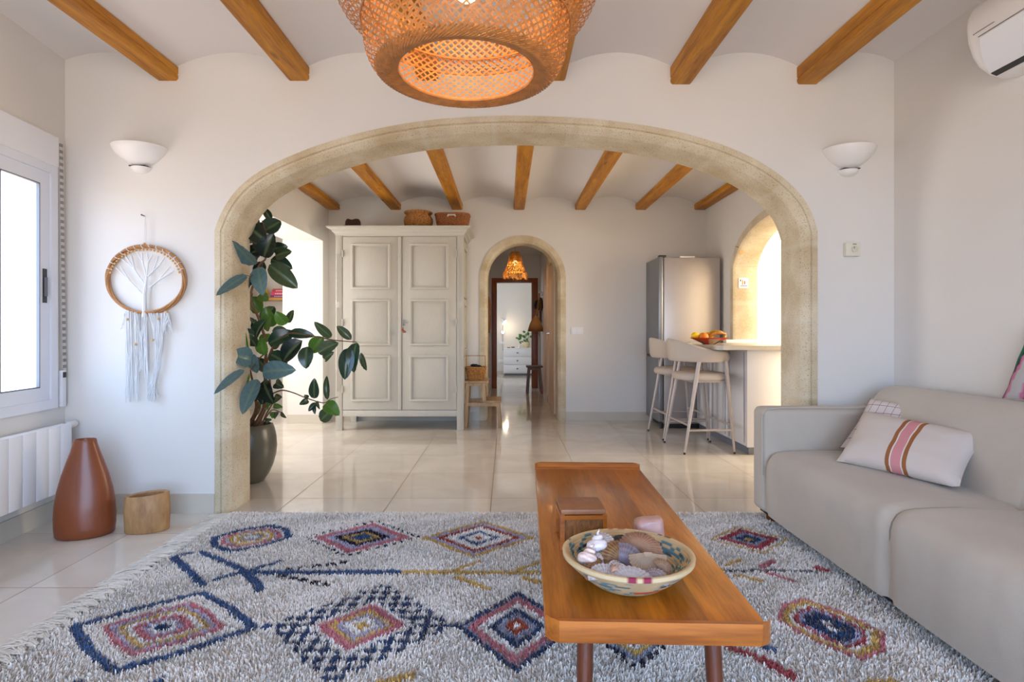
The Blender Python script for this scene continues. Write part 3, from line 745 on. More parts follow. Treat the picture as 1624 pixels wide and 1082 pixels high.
# ------------------------------------------------------------------ sofa
def pillow(mb, c00, c10, c11, c01, th, n=22, pinch=.06, seed=0):
    'cushion through four corners (Vector), bulging by th to both sides'
    c00, c10, c11, c01 = map(Vector, (c00, c10, c11, c01))
    nrm = (c10-c00).cross(c01-c00).normalized(); uv = mb.bm.loops.layers.uv.verify()
    grid = {}
    for sgn in (1, -1):
        for i in range(n+1):
            for j in range(n+1):
                u = i/n; v = j/n; a = 2*u-1; b = 2*v-1
                edge = i in (0, n) or j in (0, n)
                if edge and sgn == -1: grid[(sgn, i, j)] = grid[(1, i, j)]; continue
                # edges pulled in between the corners
                ua = a*(1-pinch*(1-b*b)); vb = b*(1-pinch*(1-a*a)); uu = (ua+1)/2; vv = (vb+1)/2
                p = c00*(1-uu)*(1-vv)+c10*uu*(1-vv)+c11*uu*vv+c01*(1-uu)*vv
                h = th*(max(0, 1-abs(a)**3.2)**.55)*(max(0, 1-abs(b)**3.2)**.55)
                h += .006*mnoise.noise(Vector((u*5, v*5, seed+sgn)))*(1 if not edge else 0)
                grid[(sgn, i, j)] = mb.bm.verts.new(p+nrm*h*sgn)
        for i in range(n):
            for j in range(n):
                f = mb.bm.faces.new([grid[(sgn, *q)] for q in ((i, j), (i+1, j), (i+1, j+1), (i, j+1))])
                for lp, q in zip(f.loops, ((i, j), (i+1, j), (i+1, j+1), (i, j+1))): lp[uv].uv = (q[0]/n, q[1]/n)
    return mb
def stripemat(name, base, bands, axis='X', grid=None):
    m, nt, b = newmat(name); N = nt.nodes; L = nt.links
    b.inputs['Roughness'].default_value = .95; b.inputs['Specular IOR Level'].default_value = .1
    t = N.new('ShaderNodeTexCoord'); s = N.new('ShaderNodeSeparateXYZ'); L.new(t.outputs['UV'], s.inputs[0])
    cur = None
    def mix(fac, colr):
        nonlocal cur
        mx = N.new('ShaderNodeMix'); mx.data_type = 'RGBA'
        if cur is None: mx.inputs[6].default_value = base
        else: L.new(cur, mx.inputs[6])
        mx.inputs[7].default_value = colr; L.new(fac, mx.inputs[0]); cur = mx.outputs[2]
    def M_(op, a, bb):
        n = N.new('ShaderNodeMath'); n.operation = op
        for i, v in enumerate((a, bb)):
            if hasattr(v, 'is_linked'): L.new(v, n.inputs[i])
            else: n.inputs[i].default_value = v
        return n.outputs[0]
    for lo, hi, c in bands:
        x = s.outputs[axis]; mix(M_('MULTIPLY', M_('GREATER_THAN', x, lo), M_('LESS_THAN', x, hi)), c)
    if grid:
        for ax, k in (('X', grid[0]), ('Y', grid[1])):
            fr = M_('FRACT', M_('MULTIPLY', s.outputs[ax], k), 0); mix(M_('LESS_THAN', fr, .06), grid[2])
    n = N.new('ShaderNodeTexNoise'); n.inputs['Scale'].default_value = 300; L.new(t.outputs['Object'], n.inputs['Vector'])
    bp = N.new('ShaderNodeBump'); bp.inputs['Strength'].default_value = .5; bp.inputs['Distance'].default_value = .002; L.new(n.outputs['Fac'], bp.inputs['Height']); L.new(bp.outputs[0], b.inputs['Normal'])
    if cur: L.new(cur, b.inputs['Base Color'])
    return m
so = empty('sofa', (1.75, 2.0, 0), 'large beige linen sofa along the right wall', 'sofa')
SX = 1.33; D0, D1, D2, D3 = 1.045, 1.985, 2.925, 3.07
mb = MB(); mb.b2(SX+.012, 2.12, D0-.12, D3-.012, .072, .30, .02); mb.build('base', M['sofa'], so)
mb = MB(); mb.b2(SX+.03, 2.10, D0, D3-.03, .058, .072); mb.build('underside', M['black'], so)
for a, b in ((D1+.004, D2-.002), (D0+.002, D1-.004)):
    mb = MB(); bm = mb.bm
    nx_, ny_ = 26, 30; rows = []
    # profile from the floor edge up over the rounded front lip and back
    prof = [(SX+.004, .075), (SX, .10), (SX-.002, .16), (SX-.004, .22), (SX-.005, .28), (SX-.003, .325), (SX+.006, .355), (SX+.024, .382), (SX+.050, .397), (SX+.09, .404), (SX+.15, .407), (SX+.25, .408), (SX+.35, .405), (SX+.50, .398), (SX+.53, .38), (SX+.53, .20), (SX+.10, .075)]
    for k in range(ny_+1):
        t = k/ny_; y = a+(b-a)*t; ed = min(t, 1-t)*(b-a)
        q = max(0, 1-ed/.035)**2
        ring = []
        for (x, z) in prof:
            bulge = .006*math.sin(PI*t)
            wv = .003*mnoise.noise(Vector((x*6, y*5, z*6)))
            cx_, cz_ = SX+.26, .24
            dxn, dzn = x-cx_, z-cz_
            s_ = 1-.055*q
            ring.append(Vector((cx_+dxn*s_-(bulge+wv if x < SX+.06 else 0), y, cz_+dzn*s_+((bulge+wv) if z > .35 else 0))))
        rows.append(ring)
    mb.rings(rows); mb.build('seat_cushion', M['sofa'], so, ang=50)
    # piping seam
    mb = MB(); mb.tube([(SX-.002, (b if a < 1.5 else a)+(.004 if a < 1.5 else 0), .085), (SX-.002, b if a < 1.5 else a, .30)], .0035, 6)
for y0_, y1_, nm in ((D2, D3, 'armrest'), (D0-.145, D0, 'armrest')):
    mb = MB(); mb.b2(SX-.003, 2.12, y0_, y1_, .072, .617, .035, 5)
    o = mb.build(nm, M['sofa'], so, ang=50)
    yy = y0_+.016 if y0_ > 2 else y1_-.004
    mb = MB(); mb.tube([(SX-.004, yy, .27), (SX-.005, yy, .58), (SX+.02, yy-.006, .612), (SX+.1, yy-.008, .619), (2.0, yy-.008, .619)], .004, 6); mb.build('piping', M['sofa'], o)
mb = MB(); rows = []
bp_ = [(1.795, .37), (1.80, .42), (1.845, .55), (1.90, .655), (1.935, .705), (1.965, .728), (2.005, .738), (2.06, .735), (2.10, .72), (2.125, .69), (2.13, .5), (2.13, .1), (2.0, .1), (1.9, .3)]
yk = [D0-.02, D0+.01, D0+.05, D0+.3, D1-.04, D1-.012, D1, D1+.012, D1+.04, D2-.4, D2-.06, D2-.0, D2+.03, D2+.05]
for i, y in enumerate(yk):
    s_ = {0: .93, 1: .975, 2: .995, len(yk)-1: .93, len(yk)-2: .975, len(yk)-3: .995}.get(i, 1)
    g_ = .006 if i == 6 else (.0 )
    rows.append([Vector((2.0+(x-2.0)*s_+(g_ if x < 1.95 else 0), y, .4+(z-.4)*s_-(g_*.5 if z > .7 else 0))) for x, z in bp_])
mb.rings(rows); mb.build('backrest', M['sofa'], so, ang=60)
for x, y in ((1.40, 2.99), (2.06, 2.99), (1.40, .98), (2.06, .98)):
    mb = MB(); mb.tube([(x, y, .003), (x, y, .075)], [.026, .034], 4); mb.build('leg', M['leg'], so, smooth=False)
# pillows
wh_ = lin(214, 202, 192)
M['pstripe'] = stripemat('striped_pillow', wh_, [(.455, .49, lin(160, 104, 66)), (.49, .502, lin(226, 216, 206)), (.502, .585, lin(214, 146, 150)), (.585, .597, lin(226, 216, 206)), (.597, .632, lin(160, 104, 66))])
mb = MB(); pillow(mb, (1.525, 2.625, .415), (1.70, 2.13, .425), (1.925, 2.27, .60), (1.735, 2.755, .628), .062, seed=3)
tag(mb.build('pillow', M['pstripe'], ang=80), 'off-white rectangular pillow with a pink and brown stripe on the sofa', 'pillow')
M['pgrid'] = stripemat('checked_pillow', lin(216, 204, 198), [], grid=(9, 6, lin(140, 86, 84)))
mb = MB(); pillow(mb, (1.665, 2.84, .43), (1.93, 2.58, .445), (2.035, 2.65, .655), (1.85, 2.885, .675), .05, seed=8)
tag(mb.build('pillow', M['pgrid'], ang=80), 'off-white pillow with a thin red grid check, behind the striped pillow', 'pillow')
# green and pink patterned cushion on the sofa back
mb = MB(); pillow(mb, (2.075, 2.375, .736), (2.075, 2.00, .736), (2.13, 2.02, 1.06), (2.13, 2.31, 1.04), .03, n=30, seed=5)
o = mb.build('cushion', M['colour'], ang=80); tag(o, 'green and pink patterned cushion standing on the sofa back at the right edge', 'cushion')
def f_(co):
    y = co.y; z = co.z; a = math.sin(y*34+z*16)
    if a > .25: return (*lin(12, 104, 76)[:3], 1)
    if a > 0: return (*lin(40, 34, 40)[:3], 1)
    if a > -.55: return (*lin(200, 120, 150)[:3], 1)
    return (*lin(190, 186, 184)[:3], 1)
vcol(o, f_)

# ------------------------------------------------------------------ coffee table
TZ = .40; TC = Vector((.339, 1.866, 0)); TA = -.034; TL, TW = 1.414, .468
ta = empty('coffee_table', TC, 'long teak coffee table with round tapered legs on the rug', 'table'); 
ORG[ta.name] = Vector((0, 0, 0))
hl, hw = TL/2, TW/2
mb = MB(); mb.b2(-hw, hw, -hl+.03, hl-.03, TZ-.026, TZ, .003); mb.build('tabletop', M['table'], ta)
for s in (-1, 1):
    # upturned end lip with clipped corners
    mb = MB(); prof = [(hl-.036, TZ-.026), (hl-.036, TZ+.001), (hl-.024, TZ+.006), (hl-.016, TZ+.020), (hl, TZ+.022), (hl, TZ-.006), (hl-.006, TZ-.026)]
    rows = []
    for x, ins in ((-hw, .030), (-hw+.012, .014), (-hw+.028, 0), (hw-.028, 0), (hw-.012, .014), (hw, .030)):
        rows.append([Vector((x, s*(min(y, hl-ins) if y > hl-.036 else y), z)) for y, z in prof])
    mb.rings(rows); mb.build('end_lip', M['table2'], ta, ang=30)
mb = MB(); mb.b2(-.17, .17, -hl+.13, -hl+.15, TZ-.062, TZ-.026).b2(-.17, .17, hl-.15, hl-.13, TZ-.062, TZ-.026).b2(-.165, -.145, -hl+.14, hl-.14, TZ-.062, TZ-.026).b2(.145, .165, -hl+.14, hl-.14, TZ-.062, TZ-.026)
mb.build('apron', M['leg'], ta, smooth=False)
for sx_ in (-1, 1):
    for sy_ in (-1, 1):
        mb = MB(); a = Vector((sx_*.140, sy_*(hl-.115), TZ-.026)); b = Vector((sx_*.150, sy_*(hl-.085), .013))
        mb.tube([a, a.lerp(b, .3), a.lerp(b, .7), b], [.0185, .0185, .015, .0115], 18); mb.build('leg', M['leg'], ta)
ta.rotation_euler.z = TA

# wicker cube box
def rotz(v, c, a): 
    d = v-c; return c+Vector((d.x*math.cos(a)-d.y*math.sin(a), d.x*math.sin(a)+d.y*math.cos(a), d.z))
bx = empty('wooden_box', (.217, 1.667, TZ), 'small square brown box with woven sides on the coffee table', 'box'); ORG[bx.name] = Vector((0, 0, 0))
mb = MB(); mb.b2(-.057, .057, -.055, .055, 0, .088); mb.build('box_side', M['wick3'] if 'wick3' in M else M['boxw'] if 'boxw' in M else M['table2'], bx, smooth=False)
mb = MB()
for sx_ in (-1, 1):
    for sy_ in (-1, 1): mb.b2(sx_*.060-.006, sx_*.060+.006, sy_*.058-.006, sy_*.058+.006, 0, .100)
for s in (-1, 1):
    mb.b2(-.06, .06, s*.058-.005, s*.058+.005, 0, .012).b2(-.06, .06, s*.058-.005, s*.058+.005, .084, .096)
    mb.b2(s*.06-.005, s*.06+.005, -.058, .058, 0, .012).b2(s*.06-.005, s*.06+.005, -.058, .058, .084, .096)
mb.build('box_frame', M['table2'], bx, smooth=False)
mb = MB(); mb.b2(-.0635, .0635, -.0615, .0615, .098, .112, .002); mb.build('lid', M['lidw'] if 'lidw' in M else M['leg'], bx)
bx.rotation_euler.z = .03
# rose stone
mb = MB(); mb.ball((0, 0, 0), 1, 24); 
for v in mb.bm.verts:
    c = v.co; d = Vector([math.copysign(abs(q)**.45, q) for q in c]); nn = mnoise.noise(c*1.5)
    v.co = Vector((.41+d.x*.042, 1.63+d.y*.032, TZ+.043+d.z*(.040+.004*d.x)))+c*.005*nn
tag(mb.build('stone', M['rose'], ang=60), 'rounded pink quartz block behind the shell bowl on the coffee table', 'stone')

# coiled bowl
BC = Vector((.298, 1.395, TZ)); bo_r = .1585
def bowl_prof():
    outer = []; inner = []
    nc = 13
    for k in range(nc*6+1):
        t = k/(nc*6); r = .074+(bo_r-.074)*(t**.82); z = .004+.068*t**1.05
        s = .0034*abs(math.sin(PI*t*nc))
        outer.append((r+s*.6, z-s*.6)); inner.append((r-.008-s*.6, z+.004+s*.6))
    return [(.03, .002)]+outer+[(bo_r+.001, .077), (bo_r-.004, .079)]+list(reversed(inner))+[(.03, .008)]
mb = MB(); mb.lathe(bowl_prof(), BC, 150); o = mb.build('bowl', M['bowlm'], ang=60, base=BC)
tag(o, 'coiled straw bowl with blue and orange marks, filled with seashells on the coffee table', 'bowl')
cream_, teal, navy_, org_, mag = [lin(*c) for c in ((208, 178, 132), (92, 124, 128), (40, 52, 64), (190, 84, 40), (150, 52, 80))]
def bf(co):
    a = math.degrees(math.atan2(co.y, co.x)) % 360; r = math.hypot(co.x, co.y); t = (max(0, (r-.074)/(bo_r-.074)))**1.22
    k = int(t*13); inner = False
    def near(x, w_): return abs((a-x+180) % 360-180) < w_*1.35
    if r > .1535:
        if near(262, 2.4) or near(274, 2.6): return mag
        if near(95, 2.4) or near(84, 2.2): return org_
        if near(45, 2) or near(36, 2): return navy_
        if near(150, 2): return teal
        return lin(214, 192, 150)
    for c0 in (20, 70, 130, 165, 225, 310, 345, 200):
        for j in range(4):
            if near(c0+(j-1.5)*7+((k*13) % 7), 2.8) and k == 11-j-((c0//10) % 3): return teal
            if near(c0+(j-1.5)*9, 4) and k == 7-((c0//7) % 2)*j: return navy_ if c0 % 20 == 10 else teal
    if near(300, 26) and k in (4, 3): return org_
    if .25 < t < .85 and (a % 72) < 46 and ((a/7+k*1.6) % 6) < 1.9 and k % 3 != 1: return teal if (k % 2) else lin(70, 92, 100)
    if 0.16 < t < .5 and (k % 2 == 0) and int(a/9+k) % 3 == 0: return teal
    f = (.94+.06*math.sin(a*2.4))*(.68+.32*abs(math.sin(PI*t*13))**.6); return (cream_[0]*f, cream_[1]*f, cream_[2]*f, 1)  # crease shade between the coils is put into the colour
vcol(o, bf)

# seashells
def scallop(label, c, size, rot, cols, ribs=15, dome=.38, flat=1.0):
    size *= 1.1
    mb = MB(); n = ribs*6; m_ = 14; rows = []
    for i in range(m_+1):
        t = i/m_; row = []
        for j in range(n+1):
            a = (j/n-.5)*R(165); rib = math.cos(j/n*ribs*2*PI)
            r = t*(1-.10*(abs(a)/R(82))**3*1)*(1+.015*rib*t)
            x = r*math.sin(a)*1.0*flat; y = r*math.cos(a)*.95+.0*t
            z = dome*math.sin(PI*min(1, t*.93+.03))**.8*math.cos(a*.62)**1.0*(1-.35*t) + .020*rib*t*t**.3
            row.append(Vector((x*size, (y-.45)*size, z*size)))
        rows.append(row)
    mb.rings(rows, closed=False)
    for i in range(m_+1): pass
    bm = mb.bm
    # hinge ears
    e_ = [Vector(q)*size for q in ((-.20, -.45, .0), (.20, -.45, 0), (.15, -.28, .05), (-.15, -.28, .05))]
    mb.quad(*e_)
    r = bmesh.ops.solidify(bm, geom=bm.faces[:], thickness=size*.05)
    o = mb.build('seashell', M['shellm'], ang=70, base=(0, 0, 0))
    def f(co):
        d = math.hypot(co.x, co.y+.45*size)/size; k = (.5+.5*math.sin(d*26))*(.6+.4*math.cos(math.atan2(co.x, co.y+.45*size)/R(165)*ribs*2*PI))
        a = cols[0]; b = cols[1]; q = k*min(1, d*1.4); return tuple(a[i]*(1-q)+b[i]*q for i in range(3))+(1,)
    vcol(o, f); o.location = c; o.rotation_euler = rot
    return tag(o, label, 'seashell', 'seashells in the coiled bowl')
def snail(label, c, size, rot, cols, turns=3.2, elong=1.0):
    mb = MB(); pts = []; rs = []; n = 60
    for i in range(n+1):
        t = i/n; a = t*turns*2*PI; r = size*.42*(1-t)**1.25; z = size*(t*elong*1.0)
        pts.append(Vector((math.cos(a)*r, math.sin(a)*r, z))); rs.append(size*(.40*(1-t)**1.15+.012))
    mb.tube(pts, rs, 12); o = mb.build('seashell', M['shellm'], ang=70, base=(0, 0, 0))
    def f(co):
        k = .5+.5*math.sin(co.z/size*22); return tuple(cols[0][i]*(1-k)+cols[1][i]*k for i in range(3))+(1,)
    vcol(o, f); o.location = c; o.rotation_euler = rot
    return tag(o, label, 'seashell', 'seashells in the coiled bowl')
whs = lin(242, 234, 232); tan = lin(190, 140, 100); brn = lin(112, 72, 52); pch = lin(206, 160, 128); gryc = lin(128, 118, 122); lilc = lin(186, 172, 184)
def S(px, py, z): 
    p = P(px, py, z); return (p.x, p.y, z)
scallop('brown ribbed cockle shell in the middle of the coiled bowl', S(975, 878, TZ+.078), .052, (R(58), R(-8), R(28)), (lin(190,146,100), brn), 16, .5)
scallop('grey striped cockle shell right of the brown one in the bowl', S(996, 883, TZ+.075), .050, (R(62), R(25), R(-28)), (lilc, gryc), 18, .5)
scallop('white fan scallop at the front left of the shell pile', S(957, 909, TZ+.064), .040, (R(42), 0, R(10)), (whs, lin(200,188,190)), 13, .22)
scallop('wide white scallop at the front centre of the shell pile', S(1001, 914, TZ+.066), .044, (R(35), R(5), R(-12)), (whs, lin(214,206,212)), 15, .25, 1.25)
scallop('pale open clam facing the camera at the right of the bowl', S(1029, 894, TZ+.074), .050, (R(-112), R(6), R(14)), (lin(214,186,156), lin(206,172,146)), 17, .34)
scallop('peach ribbed shell at the back right of the bowl', S(1019, 864, TZ+.086), .056, (R(35), R(12), R(-30)), (pch, lin(190,140,116)), 18, .45)
scallop('small cream and brown shell left of the peach one', S(1003, 864, TZ+.086), .030, (R(50), R(-10), R(10)), (lin(220,190,140), brn), 12, .5)
scallop('lilac edged shell under the peach shell', S(1022, 874, TZ+.068), .048, (R(25), R(-15), R(-60)), (lilc, gryc), 16, .4)
scallop('white shell lying behind the white cone in the bowl', S(960, 862, TZ+.092), .042, (R(28), R(20), R(-70)), (whs, lin(206,198,206)), 14, .3)
scallop('small white shell under the brown cockle in the bowl', S(948, 889, TZ+.070), .034, (R(30), R(-20), R(60)), (whs, tan), 13, .4)
scallop('tan cup shell at the far left of the shell pile', S(937, 899, TZ+.066), .032, (R(48), R(-30), R(40)), (tan, brn), 12, .5)
scallop('tiny white shell between the two front scallops', S(978, 899, TZ+.070), .026, (R(50), R(20), R(20)), (whs, brn), 10, .4)
scallop('small tan shell at the right rim of the bowl', S(1053, 899, TZ+.066), .026, (R(40), R(30), R(-40)), (lin(206,176,150), tan), 10, .5)
scallop('pale lilac shell at the front right of the shell pile', S(1043, 914, TZ+.062), .034, (R(25), R(10), R(-50)), (lilc, whs), 12, .3)
scallop('dark grey shell half hidden at the back of the bowl', S(986, 859, TZ+.084), .032, (R(40), 0, R(-15)), (lin(96,88,86), lin(70,62,62)), 12, .5)
snail('white conical snail shell standing at the back left of the bowl', S(948, 872, TZ+.088), .040, (R(-14), R(16), R(30)), (whs, lin(206,200,206)), 3, 1.2)
snail('long white spiral shell leaning at the left of the bowl', S(930, 893, TZ+.072), .036, (R(-24), R(28), 0), (whs, lin(206,160,140)), 3.4, 1.5)
snail('brown spiral shell between the left white shells', S(945, 880, TZ+.074), .026, (R(-80), R(40), 0), (lin(168,112,74), lin(206,160,130)), 3, 1.0)
snail('narrow brown spiral shell at the front of the bowl', S(977, 909, TZ+.070), .020, (R(-60), R(-25), 0), (lin(160,106,74), lin(206,170,150)), 3.5, 1.4)
snail('small white spiral shell at the front centre of the bowl', S(985, 903, TZ+.068), .018, (R(-70), R(60), 0), (whs, brn), 3, 1.2)
mb = MB(); mb.lathe([(.0, .012), (.06, .012), (.085, .028), (.075, .048), (.04, .062), (.0, .066)], BC, 24, cap0=False, cap1=False)
for v in mb.bm.verts: v.co += Vector((0, 0, .006*mnoise.noise(v.co*60)))
o = mb.build('shell_fragments', mat('shell_bits', lin(176, 150, 132), .7, var=.6, vscale=120, bump=1, bscale=150)); tag(o, 'small broken shells filling the bottom of the coiled bowl', 'seashell', kind='stuff')

# ------------------------------------------------------------------ vase and wood pot on the floor
def ov(c, prof, a, n=48, tilt=None, sc_=1):
    mb = MB(); rs = []
    for r, z, sy, dx_ in prof:
        ring = []
        for k in range(n):
            t = 2*PI*k/n; x = math.cos(t)*r*sc_+dx_; y = math.sin(t)*r*sy*sc_
            ring.append(Vector((c[0]+x*math.cos(a)-y*math.sin(a), c[1]+x*math.sin(a)+y*math.cos(a), z+(tilt(x) if tilt else 0)*(z/.2))))
        rs.append(ring)
    mb.rings(rs); return mb
mb = ov((-2.10, 2.83, 0), [(.138, .001, .70, 0), (.148, .010, .70, 0), (.153, .05, .70, 0), (.154, .10, .70, 0), (.150, .16, .70, 0), (.138, .23, .63, 0), (.118, .30, .66, 0), (.092, .37, .70, 0), (.072, .42, .74, 0), (.060, .455, .78, 0), (.056, .474, .8, 0), (.053, .478, .8, 0), (.049, .474, .8, 0), (.052, .44, .8, 0), (.06, .40, .8, 0), (.04, .30, .8, 0)], R(22), sc_=.85)
tag(mb.build('vase', M['terra'], ang=60), 'tall terracotta brown floor vase under the window', 'vase')
mb = ov((-1.825, 2.885, 0), [(.106, .001, .58, 0), (.113, .008, .58, 0), (.117, .09, .58, 0), (.113, .186, .60, 0), (.108, .190, .60, 0), (.090, .186, .5, 0), (.084, .12, .5, 0), (.08, .03, .5, 0)], R(20), sc_=.88, tilt=lambda x: x*.06)
o = mb.build('wooden_pot', M['stump'], ang=50); tag(o, 'hollowed oval wooden pot beside the terracotta vase', 'pot')

# ------------------------------------------------------------------ wall lights
def sconce(px, py0, py1, w_, label):  # px, py0: centre of the rim on the wall
    c = Q(px, py0, YF); hgt = (py1-py0)/FPX*YF; W_ = w_/FPX*YF/2
    s = empty('wall_light', (c.x, YF, c.z-hgt), label, 'lamp', 'ceramic wall lights beside the arch')
    mb = MB(); n = 24; rows = []
    # half bowl against the wall
    for i in range(15):
        t = i/14; z = c.z-hgt*.80*t; r = W_*(1-t**1.7)**.75*.93+W_*.07*(1-t) if t < 1 else .02
        r = max(r, .030); rows.append([Vector((c.x+math.cos(PI+PI*k/n)*r, YF-.001+math.sin(PI+PI*k/n)*r*.97, z)) for k in range(n+1)])
    inn = [[Vector((c.x+(v.x-c.x)*.955, YF-.001+(v.y-YF)*.955, v.z+.004)) for v in r_] for r_ in reversed(rows)]
    mb.rings(rows+inn[0:0], closed=False); mb.rings(inn, closed=False); mb.rings([rows[0], inn[-1]], closed=False)
    o = mb.build('shade', M['cer'], s, ang=60)
    mb = MB(); rows = []
    for i in range(9):
        a = PI/2*i/8; z = c.z-hgt*.77-math.sin(a)*hgt*.23; r = .052*math.cos(a)+.002
        rows.append([Vector((c.x+math.cos(PI+PI*k/n)*r, YF-.001+math.sin(PI+PI*k/n)*r, z)) for k in range(n+1)])
    mb.rings(rows, closed=False); mb.build('lower_cup', M['cer'], s, ang=60)
    mb = MB(); mb.b2(c.x-.045, c.x+.045, YF-.045, YF-.002, c.z-hgt*.765, c.z-hgt*.735); mb.build('slot', M['dark'], s, smooth=False)
    mb = MB(); mb.b2(c.x-.05, c.x+.05, YF-.012, YF, c.z-hgt*.7, c.z-.02); mb.cyl((c.x, YF-.03, c.z-.10), (c.x, YF-.03, c.z-.03), .012); mb.build('lamp_holder', M['white'], s)
sconce(225, 236, 276, 84, 'white ceramic wall light left of the big arch, above the dreamcatcher')
sconce(1344, 238, 281, 80, 'white ceramic wall light right of the big arch, above the thermostat')

# thermostat
th = Q(1348.5, 396.5, YF); t_ = empty('thermostat', (th.x, YF, th.z-.038), 'small cream thermostat on the wall right of the arch', 'thermostat')
mb = MB(); mb.b2(th.x-.040, th.x+.040, YF-.03, YF, th.z-.038, th.z+.038, .004); mb.build('housing', mat('cream_plastic', lin(226, 220, 200), .4), t_)
mb = MB(); mb.lathe([(.018, 0), (.018, .006), (.014, .008)], (0, 0, 0), 20); mb._xf(mb.bm.verts, Matrix.Translation((th.x+.006, YF-.03, th.z)) @ Matrix.Rotation(PI/2, 4, 'X')); mb.build('dial', mat('cream_dial', lin(214, 208, 188), .4), t_)
mb = MB(); mb.b2(th.x-.005, th.x+.016, YF-.0315, YF-.029, th.z+.026, th.z+.030).b2(th.x-.002, th.x+.001, YF-.0395, YF-.037, th.z+.002, th.z+.014); mb.build('dial_mark', M['grey'], t_, smooth=False)

# ------------------------------------------------------------------ air conditioner
ac = empty('air_conditioner', (XR, 1.98, 2.09), 'white wall-mounted air conditioner high on the right wall', 'air conditioner')
Y1_ = 2.42; Y0_ = 1.58; zb_ = 2.088
pr = [(XR-.001, zb_), (XR-.06, zb_-.002), (XR-.11, zb_+.012), (XR-.155, zb_+.045), (XR-.185, zb_+.09), (XR-.205, zb_+.15), (XR-.212, zb_+.21), (XR-.208, zb_+.25), (XR-.19, zb_+.285), (XR-.15, zb_+.30), (XR-.001, zb_+.30)]
mb = MB(); rows = []
for y, s_ in ((Y0_, .97), (Y0_+.008, 1), (Y1_-.03, 1), (Y1_-.012, .985), (Y1_-.003, .95), (Y1_, .9)):
    rows.append([Vector((XR-(XR-x)*s_, y, zb_+.15+(z-zb_-.15)*s_)) for x, z in pr])
mb.rings(rows); mb.build('body', M['cer'], ac, ang=35)
def onp(i, f=.0):  # point slightly proud of the profile
    x, z = pr[i]; return x, z
mb = MB(); rows = []
fl = [(XR-.122, zb_+.016), (XR-.158, zb_+.045), (XR-.190, zb_+.092), (XR-.208, zb_+.14), (XR-.203, zb_+.142), (XR-.18, zb_+.09), (XR-.15, zb_+.046), (XR-.12, zb_+.02)]
for y, e_ in ((Y0_+.04, 0), (Y1_-.075, 0)): rows.append([Vector((x, y+(.05*(1-i_/3) if (y > 2.2 and i_ < 4) else (.05*(i_-4)/3 if y > 2.2 else 0)), z)) for i_, (x, z) in enumerate(fl)])
mb.rings(rows); mb.build('louver_flap', M['white'], ac, ang=35)
mb = MB(); mb.box((XR-.109, (Y0_+Y1_-.005)/2, zb_+.0115), (.026, Y1_-Y0_-.055, .007), (0, R(22), 0)); mb.build('air_outlet', M['dark'], ac, smooth=False)
mb = MB(); mb.tube([(XR-.2085, Y0_+.04, zb_+.147), (XR-.2085, Y1_-.07, zb_+.147)], .0016, 6)
# maker's mark: a small emblem and a line of tiny letters
mb.build('panel_gap', M['grey'], ac)
mb = MB(); yy = Y1_-.045; mb.b2(XR-.2100, XR-.2088, yy-.006, yy, zb_+.166, zb_+.170)
y = yy-.010; k = 0
while y > Y1_-.145:
    w_ = .0026 if k % 3 else .0034; mb.b2(XR-.2104, XR-.2092, y-w_, y, zb_+.167, zb_+.1695); y -= w_+.0012; k += 1
mb.build('logo', M['grey'], ac, smooth=False)
# ------------------------------------------------------------------ dreamcatcher
dc = Q(231, 443.5, YF-.02); k_ = (YF-.02)/FPX
def D2(x, y, dy=0): q = Q(x, y, YF-.02-dy); return q
dr_ = empty('dreamcatcher', (dc.x, YF, dc.z-.69), 'round cane dreamcatcher with white cord tree and fringe on the left of the arch', 'wall hanging')
mb = MB()
for s in range(5):
    pts = []
    for i in range(81):
        a = 2*PI*i/80; rr_ = 1+.035*math.sin(a*2+s*1.26)*(1 if s < 4 else .5)
        pts.append(Vector((dc.x+61*k_*rr_*math.cos(a), YF-.016+.010*math.cos(a*3+s*1.26), dc.z+53*k_*rr_*math.sin(a))))
    mb.tube(pts, .0052, 6)
mb.build('hoop', M['cane'], dr_)
o160 = lambda x, y: D2(160+x/6.367, 330+y/6.367)
mb = MB()
mb.tube([o160(440, 1100), o160(440, 960), o160(442, 860), o160(452, 790), o160(462, 700)], [.012, .011, .010, .008, .004], 8)
for br in ([(430,880),(290,735),(150,600)], [(290,735),(200,590)], [(448,780),(345,630),(205,510)], [(385,690),(245,480)], [(345,630),(300,470)], [(462,700),(425,560),(365,440)], [(425,560),(415,455)], [(465,690),(475,550),(465,455)], [(475,550),(520,470)], [(475,690),(590,575),(640,500)], [(520,650),(555,560),(580,480)], [(490,805),(570,740),(700,590)], [(570,740),(735,635)]):
    mb.tube([o160(*q) for q in br], [.0042]+[.0030]*(len(br)-1), 6)
for i in range(14):
    a = R(18+i*11); c = Vector((dc.x+61*k_*math.cos(a), YF-.018, dc.z+53*k_*math.sin(a)))
    mb.tube([c+Vector((math.cos(a+t*.25)*.011*math.cos(t), -.014*math.sin(t), math.sin(a)*.011*math.cos(t))) for t in [x*PI/4 for x in range(9)]], .0024, 5)
mb.build('cord_tree', M['cord'], dr_)
for i in range(26):
    a = R(14+i*6.1); c = Vector((dc.x+56*k_*math.cos(a), YF-.026, dc.z+47.5*k_*math.sin(a)))
    MB().ball(c, .0066, 10).build('bead', M['bead'], dr_)
mb = MB(); rf = random.Random(4)
o180 = lambda x, y, dy=0: D2(180+x/6.367, 480+y/6.367, dy)
def strand(x0, y0, x1, y1, w_=.0016, wob=6, mid=None):
    pts = []
    for i in range(9):
        t = i/8; x = x0+(x1-x0)*t; 
        if mid: x = (x0*(1-t)+mid[0]*t)*(1-t)+(mid[0]*(1-t)+x1*t)*t
        pts.append(o180(x+rf.uniform(-wob, wob)*(.3+t), y0+(y1-y0)*t, rf.uniform(-.004, .006)))
    mb.tube(pts, w_, 5)
